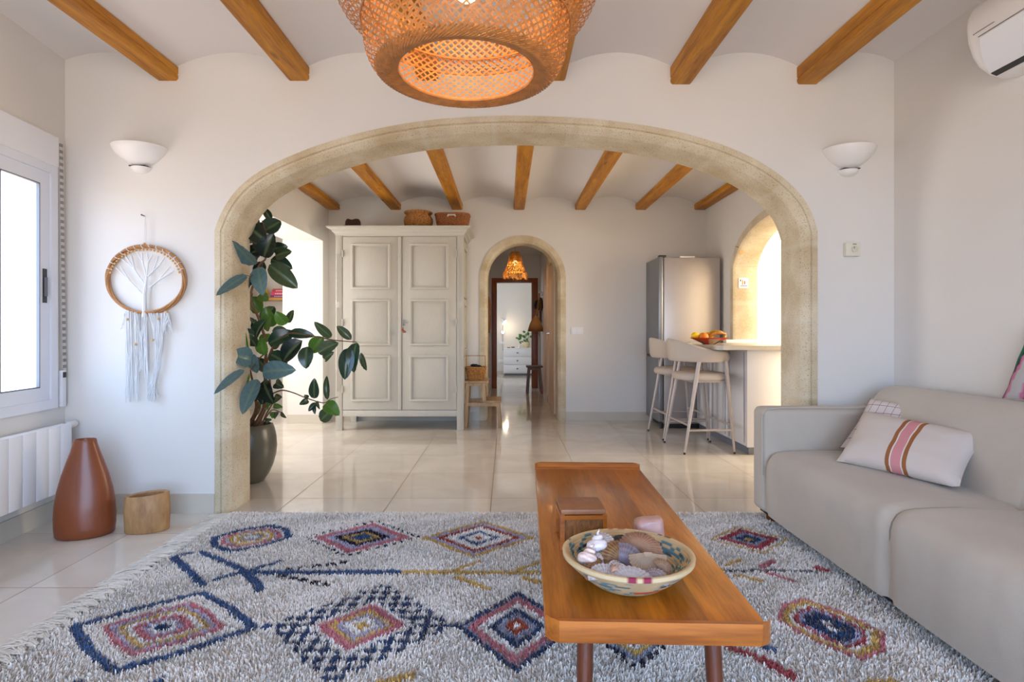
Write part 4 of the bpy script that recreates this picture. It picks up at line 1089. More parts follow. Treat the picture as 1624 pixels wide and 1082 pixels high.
for k in range(34): x = rf.uniform(118, 235); strand(x, 85+rf.uniform(-10, 25), 130+(x-118)*1.1+rf.uniform(-14, 14), rf.uniform(900, 1015))
for k in range(16): x = rf.uniform(200, 330); strand(x, 110, 285+rf.uniform(-25, 50), rf.uniform(560, 760))
for k in range(14): x = rf.uniform(290, 345); strand(x, 115, 330+rf.uniform(-12, 30), rf.uniform(780, 1010))
for k in range(30): x = rf.uniform(350, 520); strand(x, 105, 400+rf.uniform(-22, 22), rf.uniform(790, 850), mid=(470+rf.uniform(-20, 50), 0))
for k in range(26): strand(395+rf.uniform(-22, 22), 800, rf.uniform(335, 460), rf.uniform(930, 1010))
for k in range(26): strand(540+rf.uniform(-30, 20), 85+rf.uniform(0, 20), rf.uniform(480, 620), rf.uniform(190, 350), .0013)
for k in range(6): strand(115+rf.uniform(-10, 10), 110, rf.uniform(70, 110), rf.uniform(200, 270), .001)
strand(345, 820, 430, 825, .004, 2)
o = mb.build('fringe', M['cord'], dr_); o['kind'] = 'stuff'
for x, y in ((140,170),(455,165),(225,420),(395,380),(540,95)): MB().ball(o180(x, y, .008), .0072, 10).build('bead', M['bead'], dr_)
mb = MB(); mb.tube([o160(437, 350), o160(440, 200), D2(229.6, 343)], .0014, 5).tube([o160(452, 350), o160(455, 200), D2(229.8, 343)], .0014, 5); mb.build('hanging_loop', M['cord'], dr_)
MB().ball(o160(440, 358), .006, 8).build('bead', M['bead'], dr_)
mb = MB(); q = Q(229.6, 343, YF); mb.cyl((q.x, YF, q.z), (q.x, YF-.028, q.z+.002), .003); mb.ball((q.x, YF-.028, q.z+.002), .005, 8)
tag(mb.build('nail', M['grey']), 'small nail holding the dreamcatcher', 'nail')

# ------------------------------------------------------------------ woven pendant lamp
LCX, LCY = -.098, 1.40
pl = empty('pendant_lamp', (LCX, LCY, 1.65), 'large woven bamboo pendant lamp hanging over the coffee table, two tiers', 'lamp')
def interp(prof, t):
    d = [0]
    for a, b in zip(prof[:-1], prof[1:]): d.append(d[-1]+math.hypot(b[0]-a[0], b[1]-a[1]))
    s = t*d[-1]
    for j in range(len(prof)-1):
        if s <= d[j+1]+1e-9:
            f = (s-d[j])/(d[j+1]-d[j]); return prof[j][0]*(1-f)+prof[j+1][0]*f, prof[j][1]*(1-f)+prof[j+1][1]*f
    return prof[-1]
def smoothprof(pr): return [(p.x, p.z) for p in catmull([Vector((r, 0, z)) for r, z in pr], 8)]
def weave(name, prof, nstrip, twist, wd, m_, parent, segs=40, c=(LCX, LCY), off=0.0012):
    prof = smoothprof(prof); mb = MB(); bm = mb.bm
    for fam in (1, -1):
        for k in range(nstrip):
            th0 = 2*PI*k/nstrip+(0 if fam > 0 else PI/nstrip); prev = None; P_ = []
            for i in range(segs+1):
                t = i/segs; r, z = interp(prof, t)
                th = th0+fam*twist*t
                o_ = off*(1 if (i+k) % 2 == 0 else -1)*fam
                P_.append(Vector((c[0]+(r+o_)*math.cos(th), c[1]+(r+o_)*math.sin(th), z)))
            for i in range(segs+1):
                tg = (P_[min(i+1, segs)]-P_[max(i-1, 0)]).normalized()
                r1, z1 = interp(prof, min(1, i/segs+.01)); r0, z0 = interp(prof, max(0, i/segs-.01))
                pt = P_[i]-Vector((c[0], c[1], 0)); rad = Vector((pt.x, pt.y, 0)).normalized()
                nrm = (rad*(z1-z0)-Vector((0, 0, 1))*(r1-r0))
                sd = tg.cross(nrm).normalized()*wd/2
                a = bm.verts.new(P_[i]-sd); b = bm.verts.new(P_[i]+sd)
                if prev: bm.faces.new((prev[0], prev[1], b, a))
                prev = (a, b)
    return mb.build(name, m_, parent, smooth=True, ang=80)
low = [(.168, 1.657), (.185, 1.648), (.207, 1.649), (.228, 1.664), (.243, 1.695), (.250, 1.74), (.250, 1.79), (.243, 1.835), (.225, 1.87)]
weave('lower_shade', low, 68, 1.5, .0046, M['bamboo'], pl, 40)
low2 = [(.168, 1.658), (.182, 1.655), (.200, 1.660), (.217, 1.678), (.228, 1.71), (.233, 1.75), (.232, 1.80)]
up = [(.253, 1.765), (.270, 1.778), (.295, 1.795), (.322, 1.845), (.335, 1.905), (.325, 1.965), (.29, 2.01), (.235, 2.04), (.165, 2.06), (.11, 2.085)]
weave('upper_shade', up, 84, 1.45, .0048, M['bamboo'], pl, 44)
up2 = [(.236, 1.745), (.270, 1.79), (.300, 1.85), (.305, 1.91), (.29, 1.96), (.25, 2.0)]
mb = MB()
for r, z, tr in ((.168, 1.657, .0045), (.232, 1.80, .003), (.110, 2.087, .005), (.254, 1.765, .003)):
    MB().tube([(LCX+r*math.cos(a*PI/40), LCY+r*math.sin(a*PI/40), z) for a in range(81)], tr, 6).build('rim', M['bamboo'], pl)
for a in range(0, 360, 3):
    t = R(a); mb.tube([(LCX+.170*math.cos(t), LCY+.170*math.sin(t), 1.6535), (LCX+.196*math.cos(t+.25), LCY+.196*math.sin(t+.25), 1.6465), (LCX+.222*math.cos(t+.45), LCY+.222*math.sin(t+.45), 1.657)], .0030, 5, flat=.5)
mb.build('hem', M['bamboo'], pl)
mb = MB()
for k in range(4):
    a = k*PI/2+.4; mb.cyl((LCX+.11*math.cos(a), LCY+.11*math.sin(a), 2.087), (LCX+.02*math.cos(a), LCY+.02*math.sin(a), 2.087), .002, n=6)
mb.tube([(LCX+.02*math.cos(a*PI/8), LCY+.02*math.sin(a*PI/8), 2.087) for a in range(17)], .003, 6)
mb.cyl((LCX, LCY, 1.96), (LCX, LCY, 2.08), .021, n=16).cyl((LCX, LCY, 2.08), (LCX, LCY, 2.5), .0035, n=8).cyl((LCX, LCY, 2.50), (LCX, LCY, 2.545), .05, n=20)
mb.build('cord_and_socket', M['white'], pl)
mb = MB(); mb.lathe([(.012, 1.96), (.014, 1.94), (.030, 1.90), (.034, 1.87), (.028, 1.845), (.012, 1.832), (.002, 1.83)], (LCX, LCY, 0), 20); mb.build('light_bulb', M['bulb'], pl)
def point(name, loc, power, color, r=.03):
    l = bpy.data.lights.new(name, 'POINT'); l.energy = power; l.color = color; l.shadow_soft_size = r
    o = bpy.data.objects.new(name, l); C.objects.link(o); o.location = loc
point('pendant_light', (LCX, LCY, 1.79), 2.4, (1, .70, .36))

# ------------------------------------------------------------------ rubber plant
pc = Vector((-1.735, 3.83, 0))
pt = empty('rubber_plant_pot', pc, 'dark olive glazed plant pot behind the left foot of the arch', 'plant pot')
mb = MB(); mb.lathe([(.088, .002), (.096, .006), (.125, .05), (.152, .11), (.170, .18), (.176, .24), (.172, .30), (.160, .355), (.150, .385), (.146, .39), (.138, .385), (.142, .355), (.13, .345)], pc, 40); mb.build('pot', M['potg'], pt)
mb = MB(); mb.lathe([(.0, .357), (.06, .362), (.12, .356), (.141, .350)], pc, 24, cap0=False, cap1=False)
for v in mb.bm.verts: v.co.z += .01*mnoise.noise(v.co*30)
mb.build('soil', M['soil'], pt)
fp = empty('rubber_plant', pc+Vector((0, 0, .36)), 'tall rubber plant with dark glossy leaves growing through the arch', 'plant')
def G(x, y, d): return Q(320+x/2.082, 300+y/2.082, d)
mb = MB()
def stem(pts, r0, r1):
    p = catmull(pts, 6); n = len(p); mb.tube(p, [r0+(r1-r0)*i/(n-1) for i in range(n)], 7)
b0 = pc+Vector((.03, -.02, .35))
stem([b0+Vector((.0, 0, 0)), G(212,700,3.74), G(207,600,3.66), G(212,540,3.62), G(205,480,3.6)], .012, .008)
stem([b0+Vector((.02, .01, 0)), G(222,690,3.8), G(224,600,3.74), G(238,500,3.7)], .010, .006)
stem([b0+Vector((-.03, -.01, 0)), G(190,720,3.75), G(165,690,3.7)], .009, .005)
stem([b0+Vector((-.05, .0, 0)), G(178,730,3.75), G(172,660,3.6), G(160,600,3.45)], .010, .006)
stem([b0+Vector((.04, .02, 0)), G(215,740,3.82), G(240,700,3.85)], .007, .004)
stem([b0+Vector((.03, -.03, 0)), G(208,760,3.8), G(232,730,3.75), G(262,738,3.7)], .005, .003)
stem([G(205,480,3.6), G(185,420,3.52), G(160,365,3.42), G(175,300,3.42), G(190,250,3.45), G(212,225,3.5), G(212,150,3.52), G(200,105,3.55)], .009, .004)
stem([G(207,600,3.66), G(235,520,3.6), G(285,478,3.55), G(340,480,3.5), G(390,490,3.5), G(445,500,3.48), G(512,505,3.46)], .006, .003)
stem([G(225,680,3.76), G(262,665,3.7), G(300,672,3.66), G(345,690,3.62), G(400,706,3.6), G(425,694,3.6), G(450,687,3.6)], .005, .0022)
stem([G(212,540,3.62), G(190,560,3.45), G(168,590,3.3), G(160,598,3.2)], .005, .003)
stem([G(190,250,3.45), G(165,285,3.3), G(150,285,3.2)], .004, .002)
mb.build('stems', M['stem'], fp)
toneD = {'b': ((84,114,116), (116,146,148)), 'g': ((34,60,44), (52,84,58)), 'o': ((62,80,52), (84,104,68)), 'l': ((84,128,46), (118,158,64)), 'd': ((24,40,34), (38,58,46))}  # b paints sky sheen and o paints backlight into the leaf colour
leafM = MB(); bm = leafM.bm; LCOL = []
rl = random.Random(11)
def leaf(b, t, w_, tone, face=None):
    b = Vector(b); t = Vector(t); ax = t-b; ln = ax.length; axn = ax/ln
    nr = face if face else Vector((rl.uniform(-.28, .28), -1, rl.uniform(-.05, .40)))
    sd = axn.cross(nr).normalized(); nn = sd.cross(axn).normalized()
    if nn.y > 0: nn = -nn
    n = 12; m_ = 8; fold = rl.uniform(.22, .55); curl = rl.uniform(.03, .14)*ln; c1, c2 = toneD[tone]
    j = rl.uniform(.85, 1.15); rows = []
    for i in range(n+1):
        u = i/n; wd = w_/2*(math.sin(PI*min(1, u**.86))**.62)*(1-.12*u)
        if u > .93: wd *= 1-(u-.93)/.07*.55
        row = []
        for k in range(m_+1):
            s = (k/m_-.5)*2; 
            rip = .0022*math.sin(u*34+abs(s)*5)*abs(s)
            p = b+axn*(ln*u)+sd*(s*wd)+nn*(abs(s)**1.2*wd*fold+rip-curl*(2*u-1)**2+curl)
            v = bm.verts.new(p); row.append(v)
            q = max(0, 1-abs(s)*4); edge_ = .12*abs(s)
            cc = [a*(1-edge_)+b_*edge_ for a, b_ in zip(lin(*c1)[:3], lin(*c2)[:3])]
            vein = lin(128, 150, 100)
            LCOL.append([min(1, (a*(1-.40*q)+vv*.40*q)*j*(1+.10*math.sin(u*46-abs(s)*6)*(1-q))) for a, vv in zip(cc, vein[:3])]+[1])
        rows.append(row)
    for r0, r1 in zip(rows[:-1], rows[1:]):
        for k in range(m_): bm.faces.new((r0[k], r0[k+1], r1[k+1], r1[k]))
def lf(bx, by, tx, ty, w_, tone, db=3.6, dt=None, face=None):
    dt = dt or db+rl.uniform(-.08, .04)
    # leaves reaching left of the arch jamb lie in front of it
    pxt = 320+tx/2.082
    B = G(bx, by, db); T = G(tx, ty, dt); wm = 1.12*w_/2.082*(db+dt)/2/FPX
    leaf(B, T, wm, tone, face)
lf(229,102,204,60,24,'g',3.6); lf(190,118,184,84,16,'g',3.6)
lf(212,172,146,116,56,'d',3.42,3.42); lf(205,140,262,106,58,'g',3.55); lf(178,250,101,170,58,'b',3.34,3.19)
lf(205,226,238,146,58,'d',3.46); lf(212,224,200,170,40,'d',3.5); lf(243,222,298,206,40,'o',3.6); lf(228,232,300,264,44,'g',3.62); lf(222,250,317,328,58,'o',3.55)
lf(186,258,203,352,52,'b',3.36,3.26); lf(149,284,47,352,34,'b',3.2,3.03); lf(172,288,138,348,24,'d',3.4); lf(192,345,222,368,38,'l',3.6); lf(165,355,196,405,44,'l',3.65); lf(195,370,170,410,40,'l',3.7)
lf(205,240,180,300,44,'d',3.58); lf(185,230,160,215,34,'d',3.5); lf(235,200,285,190,36,'g',3.6); lf(190,270,160,320,30,'d',3.5); lf(200,190,170,175,40,'d',3.56)
lf(235,455,210,388,44,'l',3.7); lf(280,446,243,404,38,'l',3.6); lf(286,442,303,399,26,'o',3.6); lf(172,482,122,468,36,'g',3.42,3.36)
lf(180,492,214,430,42,'g',3.5); lf(209,548,200,488,44,'l',3.55); lf(232,468,288,474,32,'o',3.6); lf(220,512,315,476,50,'g',3.58); lf(285,478,374,486,34,'g',3.56)
lf(332,500,268,572,60,'d',3.5); lf(348,520,345,594,48,'g',3.5); lf(402,488,360,540,46,'l',3.55); lf(384,542,452,508,46,'o',3.48); lf(404,563,437,538,28,'o',3.5)
lf(428,490,371,438,30,'o',3.5); lf(494,497,446,452,28,'o',3.46); lf(486,524,472,630,48,'g',3.44); lf(512,507,503,607,46,'g',3.46); lf(526,540,544,600,20,'o',3.5)
lf(166,562,90,545,62,'b',3.34,3.22); lf(172,545,182,608,36,'b',3.35); lf(160,575,136,434,14,'l',3.36); lf(140,597,40,678,28,'b',3.18,3.03); lf(156,608,130,698,42,'l',3.4,3.36)
lf(184,628,134,745,50,'b',3.36,3.24); lf(204,632,238,708,54,'d',3.5); lf(200,605,312,598,60,'b',3.4,3.38); lf(226,545,284,580,46,'g',3.6); lf(244,640,272,656,32,'g',3.6)
lf(190,635,176,700,40,'d',3.48); lf(210,640,200,712,40,'d',3.52); lf(180,520,160,490,34,'g',3.5); lf(250,480,240,530,40,'o',3.66); lf(215,470,230,420,34,'l',3.66)
lf(372,692,372,624,32,'g',3.58); lf(415,696,413,616,20,'o',3.58); lf(352,698,322,712,20,'g',3.58); lf(432,728,392,765,42,'o',3.58); lf(408,708,455,748,44,'l',3.58); lf(352,690,338,680,14,'g',3.6); lf(378,706,352,734,18,'g',3.6); lf(372,712,374,744,13,'g',3.6); lf(380,700,390,728,12,'o',3.6)
lf(240,690,266,688,22,'o',3.7); lf(236,716,268,720,18,'l',3.72); lf(262,738,280,756,13,'o',3.7); lf(228,752,246,738,20,'l',3.74); lf(212,770,232,760,18,'o',3.74); lf(205,720,236,700,26,'l',3.78); lf(226,700,262,690,22,'o',3.75); lf(250,735,240,760,14,'o',3.72); lf(195,700,185,745,18,'l',3.78); lf(215,730,205,700,20,'l',3.8)
# foliage on the far side of the plant, seen between the front leaves
for k in range(26):
    a = rl.uniform(0, 2*PI); zz = rl.choice([.95, 1.05, 1.15, 1.5, 1.6]) + rl.uniform(-.08, .08); c_ = Vector((-1.68+rl.uniform(-.05, .05), 3.72, zz))
    d_ = Vector((math.cos(a)*.6-.35, abs(math.sin(a))*.8, rl.uniform(-.5, .6))).normalized(); leaf(c_+d_*.05, c_+d_*rl.uniform(.15, .24), rl.uniform(.07, .11), rl.choice('ggdol'))
fo = leafM.build('foliage', M['leaf'], fp, ang=80)
a = fo.data.color_attributes.new('Col', 'FLOAT_COLOR', 'POINT'); a.data.foreach_set('color', np.array(LCOL, dtype=np.float32).ravel())

# ------------------------------------------------------------------ wardrobe
AF = 5.77
wd = empty('wardrobe', (-1.085, 6.0, 0), 'tall off-white two-door wardrobe with square panels against the far wall', 'wardrobe')
mb = MB(); mb.b2(-1.72, -.45, AF+.02, 6.38, .142, 2.0); mb.build('carcass', M['arm'], wd, smooth=False)
mb = MB()
for x0, x1 in ((-1.736, -1.669), (-.503, -.434)):
    mb.b2(x0, x1, AF, AF+.06, 0, 1.99, .004)
    xm = (x0+x1)/2
    for z0, z1 in ((1.31, 1.80), (.40, 1.25)):
        for j in range(4): mb.b2(xm-.022+j*.0125, xm-.016+j*.0125, AF-.003, AF+.001, z0, z1)
    mb.b2(x0, x1, 6.32, 6.385, 0, 1.99, .004)
mb.b2(-1.669, -.503, AF+.005, AF+.03, .142, .205, .003).b2(-1.669, -.503, AF+.005, AF+.03, 1.975, 1.99)
mb.b2(-.462, -.440, AF+.05, 6.33, .142, .22, .003)
mb.build('frame', M['arm'], wd)
mb = MB()
# crown moulding stepping outward
x0, x1, y0, y1 = -1.736, -.434, AF, 6.385
rows = []
for e_, z in ((0, 1.985), (.006, 1.990), (.010, 2.005), (.030, 2.020), (.036, 2.036), (.052, 2.048), (.072, 2.056), (.076, 2.060), (.076, 2.072)):
    rows.append([Vector(q) for q in ((x0-e_, y0-e_, z), (x1+e_, y0-e_, z), (x1+e_, y1, z), (x0-e_, y1, z))])
mb.rings(rows); mb.build('cornice', M['arm'], wd, ang=20)
def panel(xa, xb, za, zb, y, parent, side=False):
    mb = MB(); w_ = .024
    def bxx(a, b, c, d, dep, bev=.004):
        if side: mb.b2(y-.001, y+dep, a, b, c, d, bev)
        else: mb.b2(a, b, y-dep, y+.001, c, d, bev)
    bxx(xa, xb, za, za+w_, .019, .007); bxx(xa, xb, zb-w_, zb, .019, .007); bxx(xa, xa+w_, za+w_*.6, zb-w_*.6, .019, .007); bxx(xb-w_, xb, za+w_*.6, zb-w_*.6, .019, .007)
    bxx(xa+w_, xb-w_, za+w_, zb-w_, .002, 0); bxx(xa+w_+.012, xb-w_-.012, za+w_+.012, zb-w_-.012, .006, .003)
    mb.build('door_panel' if not side else 'side_panel', M['arm'], parent)
for (x0, x1), (pa, pb) in (((-1.664, -1.100), (-1.576, -1.176)), ((-1.062, -.508), (-.984, -.585))):
    mb = MB(); mb.b2(x0, x1, AF+.002, AF+.024, .210, 1.972, .003); d_ = mb.build('door', M['arm'], wd)
    for za, zb in ((1.435, 1.903), (.863, 1.336), (.296, .768)): panel(pa, pb, za, zb, AF+.002, d_)
    hx = x0 if x0 < -1.2 else x1
    for z in (1.80, 1.10, .42): MB().cyl((hx, AF-.004, z-.035), (hx, AF-.004, z+.035), .006, n=8).build('hinge', M['arm'], d_)
mb = MB(); mb.b2(-1.100, -1.066, AF-.008, AF+.02, .210, 1.972, .006); mb.build('centre_strip', M['arm'], wd)
panel(5.86, 6.29, 1.36, 1.90, -.450, wd, True); panel(5.86, 6.29, .80, 1.30, -.450, wd, True); panel(5.86, 6.29, .26, .74, -.450, wd, True)
mb = MB(); q = Q(640, 512, AF); mb.b2(q.x-.006, q.x+.006, AF-.010, AF, q.z-.03, q.z+.03).cyl((q.x, AF-.03, q.z-.05), (q.x, AF, q.z-.05), .004, n=8); mb.b2(q.x-.002, q.x+.05, AF-.006, AF, q.z+.003, q.z+.006); kk = mb.build('key', M['chrome'], wd)
mb = MB(); mb.tube([(q.x, AF-.03, q.z-.055), (q.x-.005, AF-.034, q.z-.075), (q.x+.012, AF-.036, q.z-.09), (q.x+.03, AF-.034, q.z-.095)], [.004, .013, .014, .008], 10); mb.build('key_tassel', M['brass'], kk)
# things on the wardrobe
WT = 2.072
def on(px, d=5.98): return (px-VX)/FPX*d
mb = MB(); hx = on(561); mb.lathe([(.11, 0), (.11, .004), (.075, .010), (.072, .03), (.068, .090), (.055, .112), (.03, .108), (.004, .10)], (hx, 5.95, WT), 28, sx=1.15, sy=1.0)
for v in mb.bm.verts:
    if v.co.z > WT+.06: v.co.z -= .014*math.exp(-((v.co.x-hx)/.03)**2)
    if math.hypot(v.co.x-hx, v.co.y-5.95) > .085 and v.co.x < hx: v.co.z += .03
tag(mb.build('hat', M['felt']), 'dark brown felt hat on top of the white wardrobe', 'hat')
def basket_rounds(prof, c, nr, rr_, m_, name, label, sx=1, sy=1, cat='basket', grp=None, rect=False, ribs=28):
    root = empty(name, c, label, cat, grp)
    pr = smoothprof(prof); mb = MB(); N_ = 64
    def pos(a, r, z):
        if rect:
            ca, sa = math.cos(a), math.sin(a); p = 4.0; q = (abs(ca)**p+abs(sa)**p)**(-1/p); x = ca*q*r*sx; y = sa*q*r*sy
        else: x = math.cos(a)*r*sx; y = math.sin(a)*r*sy
        return Vector((c[0]+x, c[1]+y, c[2]+z))
    for k in range(nr):
        t = k/(nr-1); r, z = interp(pr, t)
        mb.tube([pos(2*PI*i/N_, r+.0022*math.sin(i*PI*ribs/N_+k*PI), z) for i in range(N_+1)], rr_, 6, cap=False)
    mb.build('woven_body', m_, root)
    mb = MB(); mb.tube([pos(2*PI*i/N_, interp(pr, 1)[0], interp(pr, 1)[1]) for i in range(N_+1)], rr_*1.7, 8, cap=False); mb.build('rim', m_, root)
    mb = MB(); r0, z0 = interp(pr, 0); mb.rings([[pos(2*PI*i/N_, r0, z0) for i in range(N_)], [pos(2*PI*i/N_, r0, z0+.006) for i in range(N_)]])
    # inner lining wall so the weave is not see-through
    mb.rings([[pos(2*PI*i/N_, interp(pr, t/10)[0]-rr_*.6, interp(pr, t/10)[1]) for i in range(N_)] for t in range(11)], True, False, False)
    mb.build('lining', m_, root); return root, pos
basket_rounds([(.10, .006), (.132, .04), (.147, .085), (.143, .12), (.124, .150), (.122, .160), (.132, .172), (.140, .184)], (on(663.5), 5.98, WT), 20, .0056, M['wick'], 'round_basket', 'round-bellied wicker basket on top of the white wardrobe')
r_b, pos = basket_rounds([(.145, .006), (.160, .06), (.172, .12), (.178, .160)], (on(718, 6.0), 6.0, WT), 15, .0062, M['wick2'], 'rectangular_basket', 'rectangular reddish wicker basket at the right end of the wardrobe top', sx=1.0, sy=.72, rect=True)
mb = MB(); cx = on(718, 6.0); mb.tube([(cx-.04, 5.862, WT+.125), (cx-.036, 5.855, WT+.14), (cx+.036, 5.855, WT+.14), (cx+.04, 5.862, WT+.125)], .007, 6); mb.build('handle', M['cord'], r_b)

# ------------------------------------------------------------------ step stool, hand basket
st = empty('step_stool', (-.26, 6.05, 0), 'two-step birch stool beside the white wardrobe, carrying a small basket', 'stool')
def leg4(mb, a, b, w_, t_): # board between points a,b
    mb.tube([a, b], w_*.72, 4)
sy0, sy1 = 5.93, 6.30
mb = MB(); mb.b2(-.435, -.185, sy0-.01, sy1+.01, .468, .490, .003); mb.build('top_step', M['oak'], st)
mb = MB(); mb.b2(-.235, -.055, sy0-.01, sy1+.01, .262, .284, .003); mb.build('lower_step', M['oak'], st)
def plank(mb, a, b, w_, t_):
    a = Vector(a); b = Vector(b); mb.rings([[p+Vector(q) for q in ((-w_/2, -t_/2, 0), (w_/2, -t_/2, 0), (w_/2, t_/2, 0), (-w_/2, t_/2, 0))] for p in (a, b)])
for y in (sy0+.015, sy1-.015):
    mb = MB(); plank(mb, (-.405, y, .468), (-.430, y, .001), .038, .026); mb.build('leg', M['oak'], st, smooth=False)
    mb = MB(); plank(mb, (-.245, y, .468), (-.225, y, .262), .038, .026); mb.build('upright', M['oak'], st, smooth=False)
    mb = MB(); plank(mb, (-.090, y, .262), (-.065, y, .001), .036, .026); mb.build('leg', M['oak'], st, smooth=False)
    mb = MB(); mb.b2(-.425, -.08, y-.012, y+.012, .225, .262); mb.build('rail', M['oak'], st, smooth=False); MB().b2(-.41, -.21, y-.012, y+.012, .438, .468).build('rail', M['oak'], st, smooth=False)
r_b, pos = basket_rounds([(.070, .006), (.082, .05), (.090, .10), (.094, .135)], (-.325, 6.05, .490), 13, .0058, M['wick'], 'hand_basket', 'small straw basket with an upright hoop handle on the step stool', sx=1.12, sy=.85, rect=True)
mb = MB(); mb.tube(catmull([(-.425, 6.05, .62), (-.425, 6.05, .735), (-.41, 6.05, .748), (-.24, 6.05, .748), (-.225, 6.05, .735), (-.225, 6.05, .62)], 4), .0045, 6); mb.build('handle', M['cane'], r_b)
mb = MB()
for k in range(6): mb.ball((-.325+rf.uniform(-.045, .045), 6.05+rf.uniform(-.03, .03), .632+rf.uniform(0, .015)), (.035, .028, .016), 12, (0, 0, rf.uniform(0, 3)))
tag(mb.build('cloth', M['black']), 'crumpled black cloth lying in the small straw basket', 'cloth')

# ------------------------------------------------------------------ back wall switch, fridge
q0 = Q(905.5, 521, YB); q1 = Q(925, 528.5, YB)
sw = empty('light_switch', ((q0.x+q1.x)/2, YB, q1.z), 'white double light switch right of the small arch', 'switch')
mb = MB(); mb.b2(q0.x, q1.x, YB-.009, YB, q1.z-.014, q0.z+.014, .003); mb.build('plate', M['white'], sw)
mb = MB(); xm = (q0.x+q1.x)/2; mb.b2(q0.x+.012, xm-.002, YB-.012, YB-.008, q1.z-.004, q0.z+.004, .002).b2(xm+.002, q1.x-.012, YB-.012, YB-.008, q1.z-.004, q0.z+.004, .002); mb.build('rocker', M['white'], sw)
fr = empty('fridge', (1.90, 6.13, 0), 'tall grey fridge freezer standing side-on in the far right corner', 'fridge')
FY0, FY1 = 5.875, 6.405
mb = MB(); mb.b2(1.632, 2.215, FY0, FY1, .05, 1.775, .008, 3); mb.build('cabinet', M['steel'], fr)
mb = MB(); mb.b2(1.578, 1.626, FY0+.002, FY1, .760, 1.783, .01, 3); d1 = mb.build('upper_door', M['steel2'], fr)
mb = MB(); mb.b2(1.578, 1.626, FY0+.002, FY1, .07, .735, .01, 3); d2 = mb.build('lower_door', M['steel2'], fr)
mb = MB(); mb.b2(1.584, 1.632, FY0+.008, FY1, .733, .762).b2(1.60, 1.634, FY0+.005, FY1, .09, 1.76); mb.build('gasket', M['dark'], fr, smooth=False)
mb = MB(); mb.b2(1.585, 1.66, FY0+.01, FY0+.07, 1.776, 1.80, .004); mb.build('hinge', M['dark'], fr)
mb = MB(); mb.b2(1.80, 1.95, FY0+.002, FY0+.06, 1.774, 1.788, .003); mb.build('top_cap', M['cer'], fr)
mb = MB(); mb.b2(1.65, 2.20, FY0+.03, FY1, .006, .055); mb.build('plinth', M['dark'], fr, smooth=False)
for x in (1.61, 2.18): MB().cyl((x, FY0+.03, 0.001), (x, FY0+.03, .06), .018, n=12).build('foot', M['dark'], fr)

# ------------------------------------------------------------------ counter
kc = empty('counter_cabinet', (2.1, 5.2, 0), 'glossy white counter cabinet in front of the kitchen arch', 'cabinet')
CX = 1.965; CY0, CY1 = 4.62, 5.84
mb = MB(); mb.b2(CX+.02, 2.24, CY0+.02, CY1, .065, .860).b2(2.24, 2.47, CY0+.04, 5.66, .065, .860); mb.build('body', M['gloss'], kc, smooth=False)
for k in range(3):
    y0 = CY0+.02+k*.403; mb = MB(); mb.b2(CX, CX+.02, y0+.002, y0+.401, .068, .856, .002)
    d_ = mb.build('front_panel', M['gloss'], kc)
    mb = MB(); mb.b2(CX-.002, CX, y0+.045, y0+.052, .09, .84).b2(CX-.002, CX, y0+.35, y0+.357, .09, .84); mb.build('groove_strip', M['kick'], d_, smooth=False)
mb = MB(); mb.b2(CX-.004, 2.245, CY0, CY0+.02, .065, .860, .002); mb.build('end_panel', M['gloss'], kc)
mb = MB(); mb.b2(CX+.02, 2.24, CY0+.03, CY1, .001, .066).b2(2.235, 2.45, CY0+.08, 5.64, .001, .066); mb.build('kickboard', M['kick'], kc, smooth=False)
ct = MB(); ct.prism([(1.745, 4.565), (2.49, 4.565), (2.49, 5.66), (2.245, 5.66), (2.245, 5.85), (1.705, 5.85), (1.705, 4.60)], .861, .896)
tag(ct.build('countertop', M['ctop'], smooth=False), 'speckled stone worktop on the white counter, running through the kitchen arch', 'countertop')
ct = MB(); ct.b2(2.16, 2.475, 5.575, 5.655, .8965, .928, .003); tag(ct.build('upstand', M['cer']), 'low white ledge on the worktop at the foot of the kitchen arch', 'ledge')

